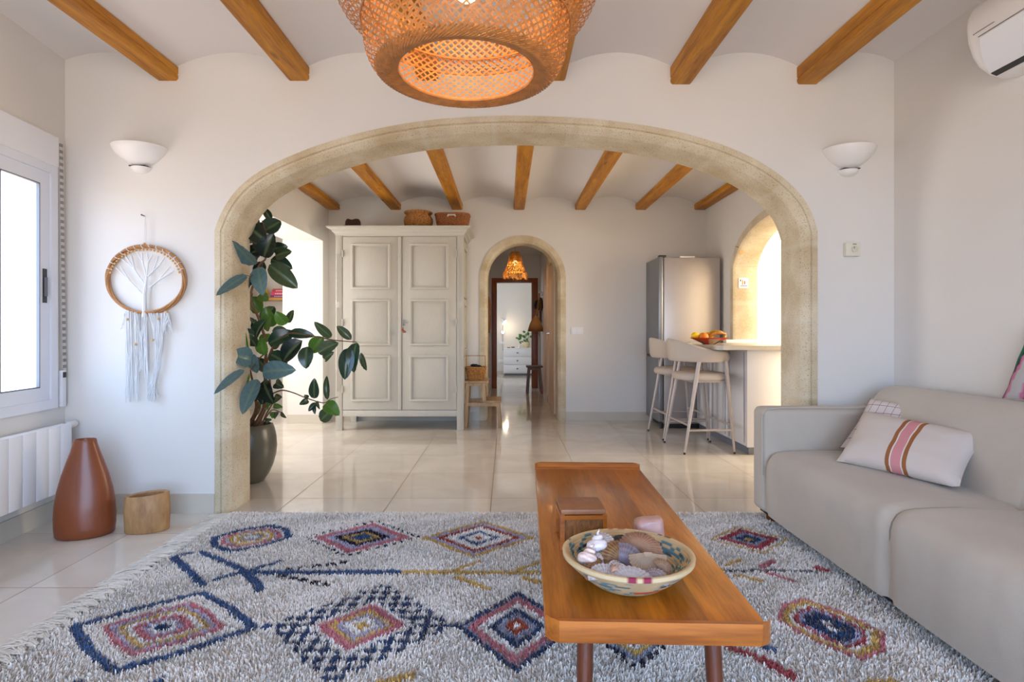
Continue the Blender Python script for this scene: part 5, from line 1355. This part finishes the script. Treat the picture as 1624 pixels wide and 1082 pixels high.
# bar stools
def make_stool():
    s = empty('bar_stool', (0, 0, 0))
    mb = MB(); rows = []
    for i in range(5):
        t = i/4
    sq = lambda r, z, n=40: [Vector((math.copysign(abs(math.cos(a))**.72, math.cos(a))*r*.215+.01, math.copysign(abs(math.sin(a))**.72, math.sin(a))*r*.212, z)) for a in [2*PI*k/n for k in range(n)]]
    mb.rings([sq(.86, .598), sq(.96, .601), sq(1.0, .612), sq(1.01, .628), sq(.99, .645), sq(.93, .657), sq(.7, .664), sq(.3, .666)])
    mb.build('seat', M['stoolf'], s, ang=60)
    # wraparound backrest
    mb = MB(); rows = []; n = 44
    for i in range(n+1):
        u = i/n; a = R(38)+R(284)*u   # around through -x
        x = math.cos(a)*.235; y = math.sin(a)*.232
        if abs(u-.5) > .40: x += (abs(u-.5)-.40)*.25
        k = math.sin(PI*u)**2.6; zt = .842+.108*k; zb = .752+.006*k
        tang = Vector((-math.sin(a), math.cos(a), 0)); nr = Vector((math.cos(a), math.sin(a), 0)); th = .017
        endk = min(1, min(u, 1-u)/.035); sh = .45+.55*endk**.5; zm = (zt+zb)/2; hz = (zt-zb)/2*sh; th *= sh
        lean = nr*(.020*k)
        rows.append([Vector((x, y, 0))+nr*(th*math.cos(b))*(1)+lean*((math.sin(b)+1)*.5)+Vector((0, 0, zm+hz*math.copysign(abs(math.sin(b))**.55, math.sin(b)))) for b in [2*PI*q/16 for q in range(16)]])
    mb.rings(rows); mb.build('backrest', M['stoolf'], s, ang=60)
    feet = {}
    for sx_, tx in ((-1, -.075), (1, .150)):
        for sy_ in (-1, 1):
            f = Vector((sx_*.21, sy_*.246, .006)); t = Vector((tx, sy_*.214, .765)); mid = f.lerp(t, .78)
            mb = MB(); mb.tube([f, f.lerp(t, .3), mid, t], [.0085, .0125, .0175, .0165], 12); lg = mb.build('leg', M['stoolm'], s)
            MB().cyl(f-Vector((0, 0, .005)), f+Vector((0, 0, .012)), .0095, n=12).build('foot_cap', M['dark'], lg)
            feet[(sx_, sy_)] = (f, t)
    def at(k, z): f, t = feet[k]; u = (z-f.z)/(t.z-f.z); return f.lerp(t, u)
    mb = MB()
    for a, b, z in (((-1, -1), (1, -1), .195), ((-1, 1), (1, 1), .195), ((-1, -1), (-1, 1), .235), ((1, -1), (1, 1), .235)):
        mb.tube([at(a, z), at(b, z)], .0085, 10)
    mb.build('footrest', M['stoolm'], s)
    mb = MB(); mb.b2(-.12, .16, -.19, -.17, .585, .600).b2(-.12, .16, .17, .19, .585, .600).b2(-.12, -.10, -.19, .19, .585, .6).b2(.14, .16, -.19, .19, .585, .6); mb.build('seat_frame', M['stoolm'], s, smooth=False)
    return s
s1 = make_stool(); s1.location = (1.658, 4.911, 0); s1.rotation_euler.z = R(3)
tag(s1, 'beige upholstered bar stool with tapered legs, the nearer of the two at the counter', 'bar stool', 'bar stools at the white counter')
s2 = copy_tree(s1); s2.location = (1.655, 5.505, 0); s2.rotation_euler.z = R(2); s2['label'] = 'beige upholstered bar stool nearer the fridge, partly behind the front stool'

# fruit bowl
fbq = (2.05, 5.30); ZC = .896
fbx = (1125-VX)/FPX*5.0
FB = Vector((fbx, 5.0, ZC))
mb = MB(); mb.lathe([(.05, .0), (.055, .004), (.09, .022), (.135, .044), (.163, .056), (.166, .058), (.160, .059), (.13, .050), (.09, .030), (.04, .012)], FB, 40)
o = mb.build('fruit_bowl', M['colour'], ang=60, base=FB); tag(o, 'shallow red painted bowl of fruit on the counter', 'bowl')
def f_(co):
    a = math.degrees(math.atan2(co.y, co.x)) % 360; r = math.hypot(co.x, co.y)
    if r < .15:
        k = int(a//36)
        if k % 3 == 1: return lin(196, 160, 124)
        if k % 3 == 2 and r < .11: return lin(60, 86, 66)
    return lin(190, 62, 34)
vcol(o, f_)
def fruit(name, label, c, r, col, rot=None, grp='fruit in the red bowl'):
    mb = MB(); mb.ball((0, 0, 0), r, 16)
    if name == 'lemon':
        for v in mb.bm.verts: v.co.x *= 1+.25*(abs(v.co.x)/r[0])**6
    o = mb.build(name, mat(name+'_skin', col, .45, bump=.2, bscale=150), base=(0, 0, 0)); o.location = FB+Vector(c)
    if rot: o.rotation_euler = rot
    tag(o, label, name, grp)
fruit('lemon', 'bright yellow lemon at the left end of the fruit bowl', (-.125, -.01, .078), (.038, .030, .030), lin(240, 196, 20), (0, 0, .3))
fruit('orange', 'orange beside the lemon in the fruit bowl', (-.062, -.04, .068), (.040, .038, .034), lin(226, 128, 20))
fruit('orange', 'yellow-orange fruit in the middle of the fruit bowl', (.0, .02, .072), (.040, .038, .036), lin(226, 150, 30))
fruit('peach', 'small yellow fruit behind the oranges in the bowl', (-.03, .07, .072), (.036, .036, .034), lin(230, 176, 50))
mb = MB()
def banana(off, rz, label, col):
    mb = MB(); pts = [Vector((-.085+.17*t, 0, .030*math.sin(PI*t)+.0)) for t in [i/12 for i in range(13)]]
    mb.tube(pts, [.005, .012, .017, .019, .020, .020, .020, .020, .019, .017, .012, .007, .005], 10); o = mb.build('banana', mat('banana_skin', col, .5, var=.4, vscale=40), base=(0, 0, 0)); o.location = FB+Vector(off); o.rotation_euler = (0, R(-8), rz); tag(o, label, 'banana', 'bananas in the red bowl')
banana((.055, -.035, .074), .1, 'ripe brownish banana at the front of the fruit bowl', lin(184, 120, 24)); banana((.06, .01, .078), -.1, 'yellower banana behind the brownish one in the bowl', lin(206, 160, 30))
mb = MB(); mb.tube([(.135+FB.x, FB.y, ZC+.062), (.143+FB.x, FB.y, ZC+.085), (.138+FB.x, FB.y, ZC+.105)], [.012, .010, .005], 8); tag(mb.build('banana', mat('banana_yellow', lin(236, 190, 60), .5)), 'upright yellow banana end at the right of the fruit bowl', 'banana', 'bananas in the red bowl')

# arch ornaments: small framed tile and hanging ornament on the kitchen arch jamb
JY = 5.69-.085
def J(px, py, d=JY): return Q(px, py, d)
q0 = J(1171, 441); q1 = J(1186, 457)
tl = empty('picture_tile', ((q0.x+q1.x)/2, JY, q1.z), 'small white picture tile on the kitchen arch jamb', 'picture')
mb = MB(); mb.b2(q0.x, q1.x, JY-.008, JY, q1.z, q0.z, .002); mb.build('tile', M['cer'], tl)
mb = MB(); w_ = q1.x-q0.x; mb.b2(q0.x+.2*w_, q1.x-.1*w_, JY-.0095, JY-.008, q1.z+.018, q1.z+.024); mb.b2(q0.x+.15*w_, q0.x+.25*w_, JY-.0095, JY-.008, q0.z-.035, q0.z-.015); mb.build('drawing', M['dark'], tl, smooth=False)
mb = MB(); mb.b2(q0.x+.35*w_, q0.x+.45*w_, JY-.0095, JY-.008, q1.z+.03, q0.z-.02).b2(q0.x+.55*w_, q0.x+.72*w_, JY-.0095, JY-.008, q1.z+.035, q0.z-.03); mb.build('red_strokes', mat('tile_red', lin(200, 110, 90), .6), tl, smooth=False)
q = J(1175.5, 392, 5.50)
orn = empty('hanging_ornament', (q.x, 5.50, q.z-.06), 'small brown bird ornament with a medallion hanging at the kitchen arch', 'ornament')
mb = MB(); mb.tube([Q(1165, 390.5, 5.50), Q(1171, 392, 5.49), Q(1175.5, 393.5, 5.48), Q(1179, 390, 5.49), Q(1181.5, 385.5, 5.5)], [.002, .008, .011, .006, .001], 8, flat=.5); mb.build('bird', M['walnut'], orn)
mb = MB(); mb.tube([Q(1175.5, 393, 5.48), Q(1176, 397, 5.48)], .0015, 5); c = Q(1176, 400.5, 5.48); mb.cyl(c-Vector((0, .003, 0)), c+Vector((0, .003, 0)), .021, n=20); mb.build('medallion', M['shelf'], orn)

# ------------------------------------------------------------------ side room shelf with books
sh = MB(); sh.b2(-3.295, -2.45, 7.28, 7.5, 1.405, 1.440, .003); tag(sh.build('shelf', M['shelf']), 'pale wooden wall shelf in the side room behind the plant', 'shelf')
bq = [(Q(428, 469, 7.28).x, .29, lin(120, 44, 90), 'dark purple book at the bottom of the stack behind the plant'), (0, .285, lin(214, 60, 110), 'bright pink book in the middle of the stack behind the plant'), (0, .27, lin(196, 52, 66), 'crimson book under the top of the stack behind the plant'), (0, .25, lin(176, 90, 60), 'thin brown book on top of the stack behind the plant')]
z = 1.440
for k, (x, w_, col, lb) in enumerate(bq):
    h = (.032, .040, .032, .012)[k]; x0 = bq[0][0]+.01*k
    b_ = empty('book', (x0+w_/2, 7.38, z), lb, 'book', 'books stacked on the side room shelf')
    mb = MB(); mb.b2(x0, x0+w_, 7.30, 7.48, z+.0, z+.003).b2(x0, x0+w_, 7.30, 7.48, z+h-.003, z+h).b2(x0, x0+w_, 7.297, 7.302, z, z+h); mb.build('cover', mat('book_cover', col, .5), b_, smooth=False)
    mb = MB(); mb.b2(x0+.004, x0+w_-.004, 7.303, 7.476, z+.003, z+h-.003); mb.build('pages', M['cord'], b_, smooth=False)
    if h > .02:
        mb = MB()
        for j in range(7): mb.b2(x0+.05+j*.022, x0+.064+j*.022, 7.2955, 7.2975, z+h*.35, z+h*.65)
        mb.build('spine_lettering', M['cord'], b_, smooth=False)
    z += h
mb = MB(); q = Q(421, 438, 7.35); mb.lathe([(.03, 0), (.045, .02), (.045, .09), (.02, .14), (.018, .17), (.022, .175)], (q.x-.02, 7.38, 1.440), 20); tag(mb.build('vase', mat('yellow_glaze', lin(222, 176, 60), .4)), 'small yellow vase on the side room shelf', 'vase')
wn2 = empty('added_window', (-3.28, 5.2, .5)); struct(wn2)  # added window frame on the unseen wall, put there for the lamp
f = MB(); 
for y in (4.54, 5.2, 5.86): f.b2(-3.30, -3.25, y-.02, y+.02, .5, 2.1)
f.b2(-3.30, -3.25, 4.52, 5.88, .47, .53).b2(-3.30, -3.25, 4.52, 5.88, 2.07, 2.13); f.build('window_frame', M['alu'], wn2, smooth=False)

# ------------------------------------------------------------------ hall and bedroom
tr = MB(); y0, y1 = HY-.02, HY+.12
tr.b2(-.256, -.168, y0, y1, 0, 1.94, .004).b2(.448, .555, y0, y1, 0, 1.94, .004).b2(-.168, .448, y0, y1, 1.86, 1.94, .004)
struct(tr.build('door_2', M['door']), 'brown wooden door frame at the end of the hall')
# dresser
dd = empty('dresser', (.22, 12.9, 0), 'white three-drawer chest in the bedroom beyond the hall', 'dresser')
X0d, X1d = (798.4-VX)/FPX*12.75, .62
mb = MB(); mb.b2(X0d, X1d, 12.75, 13.08, .05, .60, .004).b2(X0d-.01, X1d+.01, 12.74, 13.08, .60, .622, .003); mb.build('body', M['white'], dd)
for k in range(3):
    z0 = .075+k*.178; mb = MB(); mb.b2(X0d+.012, X1d-.012, 12.735, 12.752, z0, z0+.166, .003); d_ = mb.build('drawer', M['white'], dd)
    MB().ball(((X0d+.56)/2, 12.722, z0+.085), .017, 12).build('knob', M['grey'], d_)
mb = MB(); mb.b2(X0d+.02, X1d-.02, 12.78, 13.07, .001, .05); mb.build('plinth', M['grey'], dd, smooth=False)
# plant on dresser
q = Q(829, 552.6, 12.88); pp = empty('potted_plant', (q.x+.08, 12.88, .622), 'small leafy green plant in a cream pot on the bedroom chest', 'plant')
cxp = q.x+.08
mb = MB(); mb.lathe([(.05, 0), (.075, .03), (.085, .09), (.075, .13), (.07, .13), (.07, .12)], (cxp, 12.88, .622), 20); mb.build('pot', mat('cream_pot', lin(226, 208, 170), .5), pp)
mb = MB(); rq = random.Random(2)
for k in range(22):
    a = rq.uniform(0, 2*PI); r = rq.uniform(.03, .20); z = .622+rq.uniform(.16, .38)-r*.4; c = Vector((cxp-.02+math.cos(a)*r, 12.88+math.sin(a)*r*.6, z))
    mb.ball(c, (.042, .034, .006), 10, (rq.uniform(.5, 1.6), rq.uniform(-.5, .5), rq.uniform(0, 3))); 
mb.build('foliage', M['greenp'], pp)
mb = MB()
for k in range(7):
    a = k*.9; mb.tube([(cxp, 12.88, .74), (cxp+.05*math.cos(a), 12.88+.04*math.sin(a), .84), (cxp+.13*math.cos(a), 12.88+.08*math.sin(a), .90)], .003, 5)
mb.build('stems', M['greenp'], pp)
mb = MB(); mb.lathe([(.03, 0), (.034, .07), (.03, .07), (.028, .01)], (cxp-.16, 12.84, .622), 16); tag(mb.build('cup', M['whitecup']), 'small white cup left of the plant on the bedroom chest', 'cup')
mb = MB(); mb.b2(.02, .09, 12.82, 12.86, .622, .640, .005).ball((.15, 12.85, .635), (.05, .03, .013), 12); tag(mb.build('trinket', M['brown']), 'small brown trinket at the left of the bedroom chest', 'trinket')
# wall reading lamp
q = Q(797, 508, 13.0); rlp = empty('reading_lamp', (q.x, 13.1, 1.0), 'small white reading lamp on the bedroom wall, switched on', 'lamp')
mb = MB(); w_ = Q(797.5, 527, 13.09); mb.cyl((w_.x, 13.1, w_.z), (w_.x, 13.06, w_.z), .04, n=20).tube([(w_.x, 13.05, w_.z), (w_.x, 13.0, w_.z+.1), (q.x, 12.98, q.z)], .008, 8).tube([(w_.x, 13.09, w_.z), (w_.x-.01, 13.09, w_.z-.15), (w_.x, 13.09, w_.z-.42)], .004, 6); mb.build('arm', M['chrome'], rlp)
mb = MB(); mb.tube([(q.x-.04, 12.99, q.z+.03), (q.x+.0, 12.96, q.z), (q.x+.05, 12.93, q.z-.05)], [.025, .04, .055], 16, cap=False); mb.build('lamp_shade', M['cer'], rlp)
MB().ball((q.x+.035, 12.94, q.z-.03), .034, 12).build('light_bulb', M['bulb2'], rlp)
point('reading_light', (q.x+.10, 12.88, q.z-.12), 1.6, (1, .82, .6))
for px, py, lb in ((796, 544, 'white wall switch below the bedroom reading lamp'), (795, 573, 'white wall socket beside the bedroom chest')):
    a = Q(px, py, 13.1); s_ = empty('wall_socket', (a.x, 13.1, a.z-.04), lb, 'socket', 'switches on the bedroom wall')
    mb = MB(); mb.b2(a.x-.07, a.x+.07, 13.088, 13.1, a.z-.04, a.z+.04, .004); mb.build('plate', M['white'], s_); mb = MB(); mb.b2(a.x-.03, a.x+.03, 13.084, 13.09, a.z-.02, a.z+.02, .002); mb.build('rocker', M['cer'], s_)
# hall stool
hs = empty('hall_stool', (.46, 9.25, 0), 'dark wooden stool on the right of the hall, in front of the bedroom door', 'stool')
mb = MB(); mb.b2(.325, .588, 9.12, 9.42, .418, .442, .003); mb.build('seat', M['walnut'], hs)
for sx_, sy_ in ((-1, -1), (1, -1), (-1, 1), (1, 1)):
    mb = MB(); plank(mb, (.457+sx_*.085, 9.27+sy_*.11, .418), (.457+sx_*.115, 9.27+sy_*.14, .001), .040, .034); mb.build('leg', M['walnut'], hs, smooth=False)
mb = MB(); mb.b2(.36, .55, 9.15, 9.17, .38, .418).b2(.36, .55, 9.37, 9.39, .38, .418); mb.build('apron', M['walnut'], hs, smooth=False)
# coat hooks with hats and bag
HXR = HX1
hk = empty('coat_rack', (HXR, 9.2, 1.55), 'white peg rail on the right wall of the hall', 'coat rack')
mb = MB(); mb.b2(HXR-.02, HXR, 8.95, 9.6, 1.60, 1.65, .003); mb.build('rail', M['cer'], hk)
for y in (9.0, 9.2, 9.4): MB().tube([(HXR-.02, y, 1.62), (HXR-.06, y, 1.63), (HXR-.07, y, 1.66)], .008, 8).build('peg', M['cer'], hk)
def hatm(name, c, r, m_, label, ax=.6):
    mb = MB(); mb.lathe([(r, 0), (r*.98, .006), (r*.6, .012), (r*.56, .05), (r*.5, .10), (r*.3, .125), (.004, .13)], (0, 0, 0), 28); o = mb.build(name, m_, base=(0, 0, 0)); o.location = c; o.rotation_euler = (R(8), R(-78), 0); tag(o, label, 'hat', 'hats hanging in the hall')
hatm('hat', (HXR-.012, 9.42, 1.43), .150, M['black'], 'black hat hanging on the hall peg rail')
mb = MB(); mb.lathe([(.13, 0), (.128, .02), (.10, .12), (.06, .20), (.03, .245), (.01, .26)], (.475, 9.15, 1.00), 24, sx=1, sy=.8)
o = mb.build('straw_hat', M['colour'], base=(.475, 9.15, 1.0)); tag(o, 'two-tone straw and brown cone-shaped hat hanging below the black hat', 'hat', 'hats hanging in the hall')
vcol(o, lambda co: lin(132, 84, 50) if co.z < .105 else lin(196, 146, 84))
mb = MB(); mb.tube([(.475, 9.15, 1.25), (.50, 9.17, 1.4), (.53, 9.2, 1.62)], .006, 6).tube([(.480, 9.14, 1.25), (.52, 9.15, 1.4), (.54, 9.2, 1.62)], .006, 6); tag(mb.build('strap', M['straw']), 'thin straps hanging from the hall peg rail', 'strap')
mb = MB(); rows = []
mb.b2(.545, .585, 9.30, 9.42, 1.10, 1.56, .018, 3); tag(mb.build('bag', M['brown']), 'brown fabric bag hanging behind the hats in the hall', 'bag')
mb = MB()
for k in range(12): a = .41+.012*k; mb.tube([(a, 9.2, 1.0), (a+rf.uniform(-.02, .02), 9.2, .90+rf.uniform(0, .05))], .002, 4)
tag(mb.build('tassels', M['brown']), 'brown tassels hanging under the cone-shaped straw hat', 'tassel', kind='stuff')
# picture on the hall left wall
mb = MB(); mb.b2(HX0, HX0+.02, 8.4, 9.3, .98, 1.52, .003); fo_ = empty('framed_picture', (HX0, 8.85, .98), 'brown framed picture on the left wall of the hall', 'picture'); mb.build('frame', M['door'], fo_)
mb = MB(); mb.b2(HX0+.02, HX0+.022, 8.47, 9.23, 1.04, 1.46); mb.build('picture', M['straw'], fo_, smooth=False)
# cream door in the hall right wall
dh = empty('door_3', (HX1, 7.4, 0)); struct(dh, 'cream door in the right wall of the hall')
mb = MB(); mb.b2(HX1-.022, HX1, 6.90, 6.97, 0, 1.99, .003).b2(HX1-.022, HX1, 7.83, 7.90, 0, 1.99, .003).b2(HX1-.022, HX1, 6.90, 7.90, 1.92, 1.99, .003); mb.build('door_frame', M['peach'], dh)
mb = MB(); mb.b2(HX1-.012, HX1, 6.97, 7.83, .003, 1.92); dl = mb.build('door_leaf', M['peach'], dh, smooth=False)
mb = MB(); mb.tube([(HX1-.012, 7.75, .98), (HX1-.05, 7.75, .98), (HX1-.05, 7.66, .98)], .008, 8); mb.build('door_handle', M['chrome'], dl)
dh = empty('door_4', (HX1, 8.6, 0)); struct(dh, 'second cream door further down the hall')
mb = MB(); mb.b2(HX1-.022, HX1, 8.15, 8.21, 0, 1.99, .003).b2(HX1-.022, HX1, 8.84, 8.90, 0, 1.99, .003).b2(HX1-.022, HX1, 8.15, 8.90, 1.92, 1.99, .003); mb.build('door_frame', M['peach'], dh)
mb = MB(); mb.b2(HX1-.010, HX1, 8.21, 8.84, .003, 1.92); mb.build('door_leaf', M['peach'], dh, smooth=False)
# hall pendant
hp = Vector(((817-VX)/FPX*8.0, 8.0, 0)); ph = empty('hall_lamp', (hp.x, 8.0, 1.72), 'cone-shaped raffia pendant lamp glowing in the hall', 'lamp')
weave('lamp_shade', [(.060, 2.125), (.085, 2.04), (.115, 1.93), (.155, 1.835)], 34, .9, .0085, M['raffia'], ph, 16, c=(hp.x, 8.0), off=.003)
weave('lamp_lining', [(.052, 2.12), (.078, 2.04), (.108, 1.93), (.148, 1.84)], 26, -.8, .009, M['raffia'], ph, 16, c=(hp.x, 8.0), off=.003)
mb = MB(); mb.lathe([(.01, 2.13), (.06, 2.125), (.064, 2.11)], (hp.x, 8.0, 0), 20, cap1=False).cyl((hp.x, 8, 2.12), (hp.x, 8, 2.33), .005, n=6); mb.build('cord', M['raffia'], ph)
mb = MB()
for k in range(150):
    a = k*2.399; r = .152+rf.uniform(-.006, .006); l_ = rf.uniform(.04, .11); mb.tube([(hp.x+r*math.cos(a), 8+r*math.sin(a), 1.845), (hp.x+(r+.016)*math.cos(a+.04), 8+(r+.016)*math.sin(a+.04), 1.845-l_*.5), (hp.x+(r+rf.uniform(-.03, .03))*math.cos(a), 8+(r+.01)*math.sin(a+.1), 1.845-l_)], .0022, 4)
fr_ = mb.build('fringe', M['raffia'], ph); fr_['kind'] = 'stuff'
MB().ball((hp.x, 8, 1.97), .035, 12).build('light_bulb', M['bulb'], ph)
point('hall_light', (hp.x, 8.0, 1.90), 4.0, (1, .70, .40))
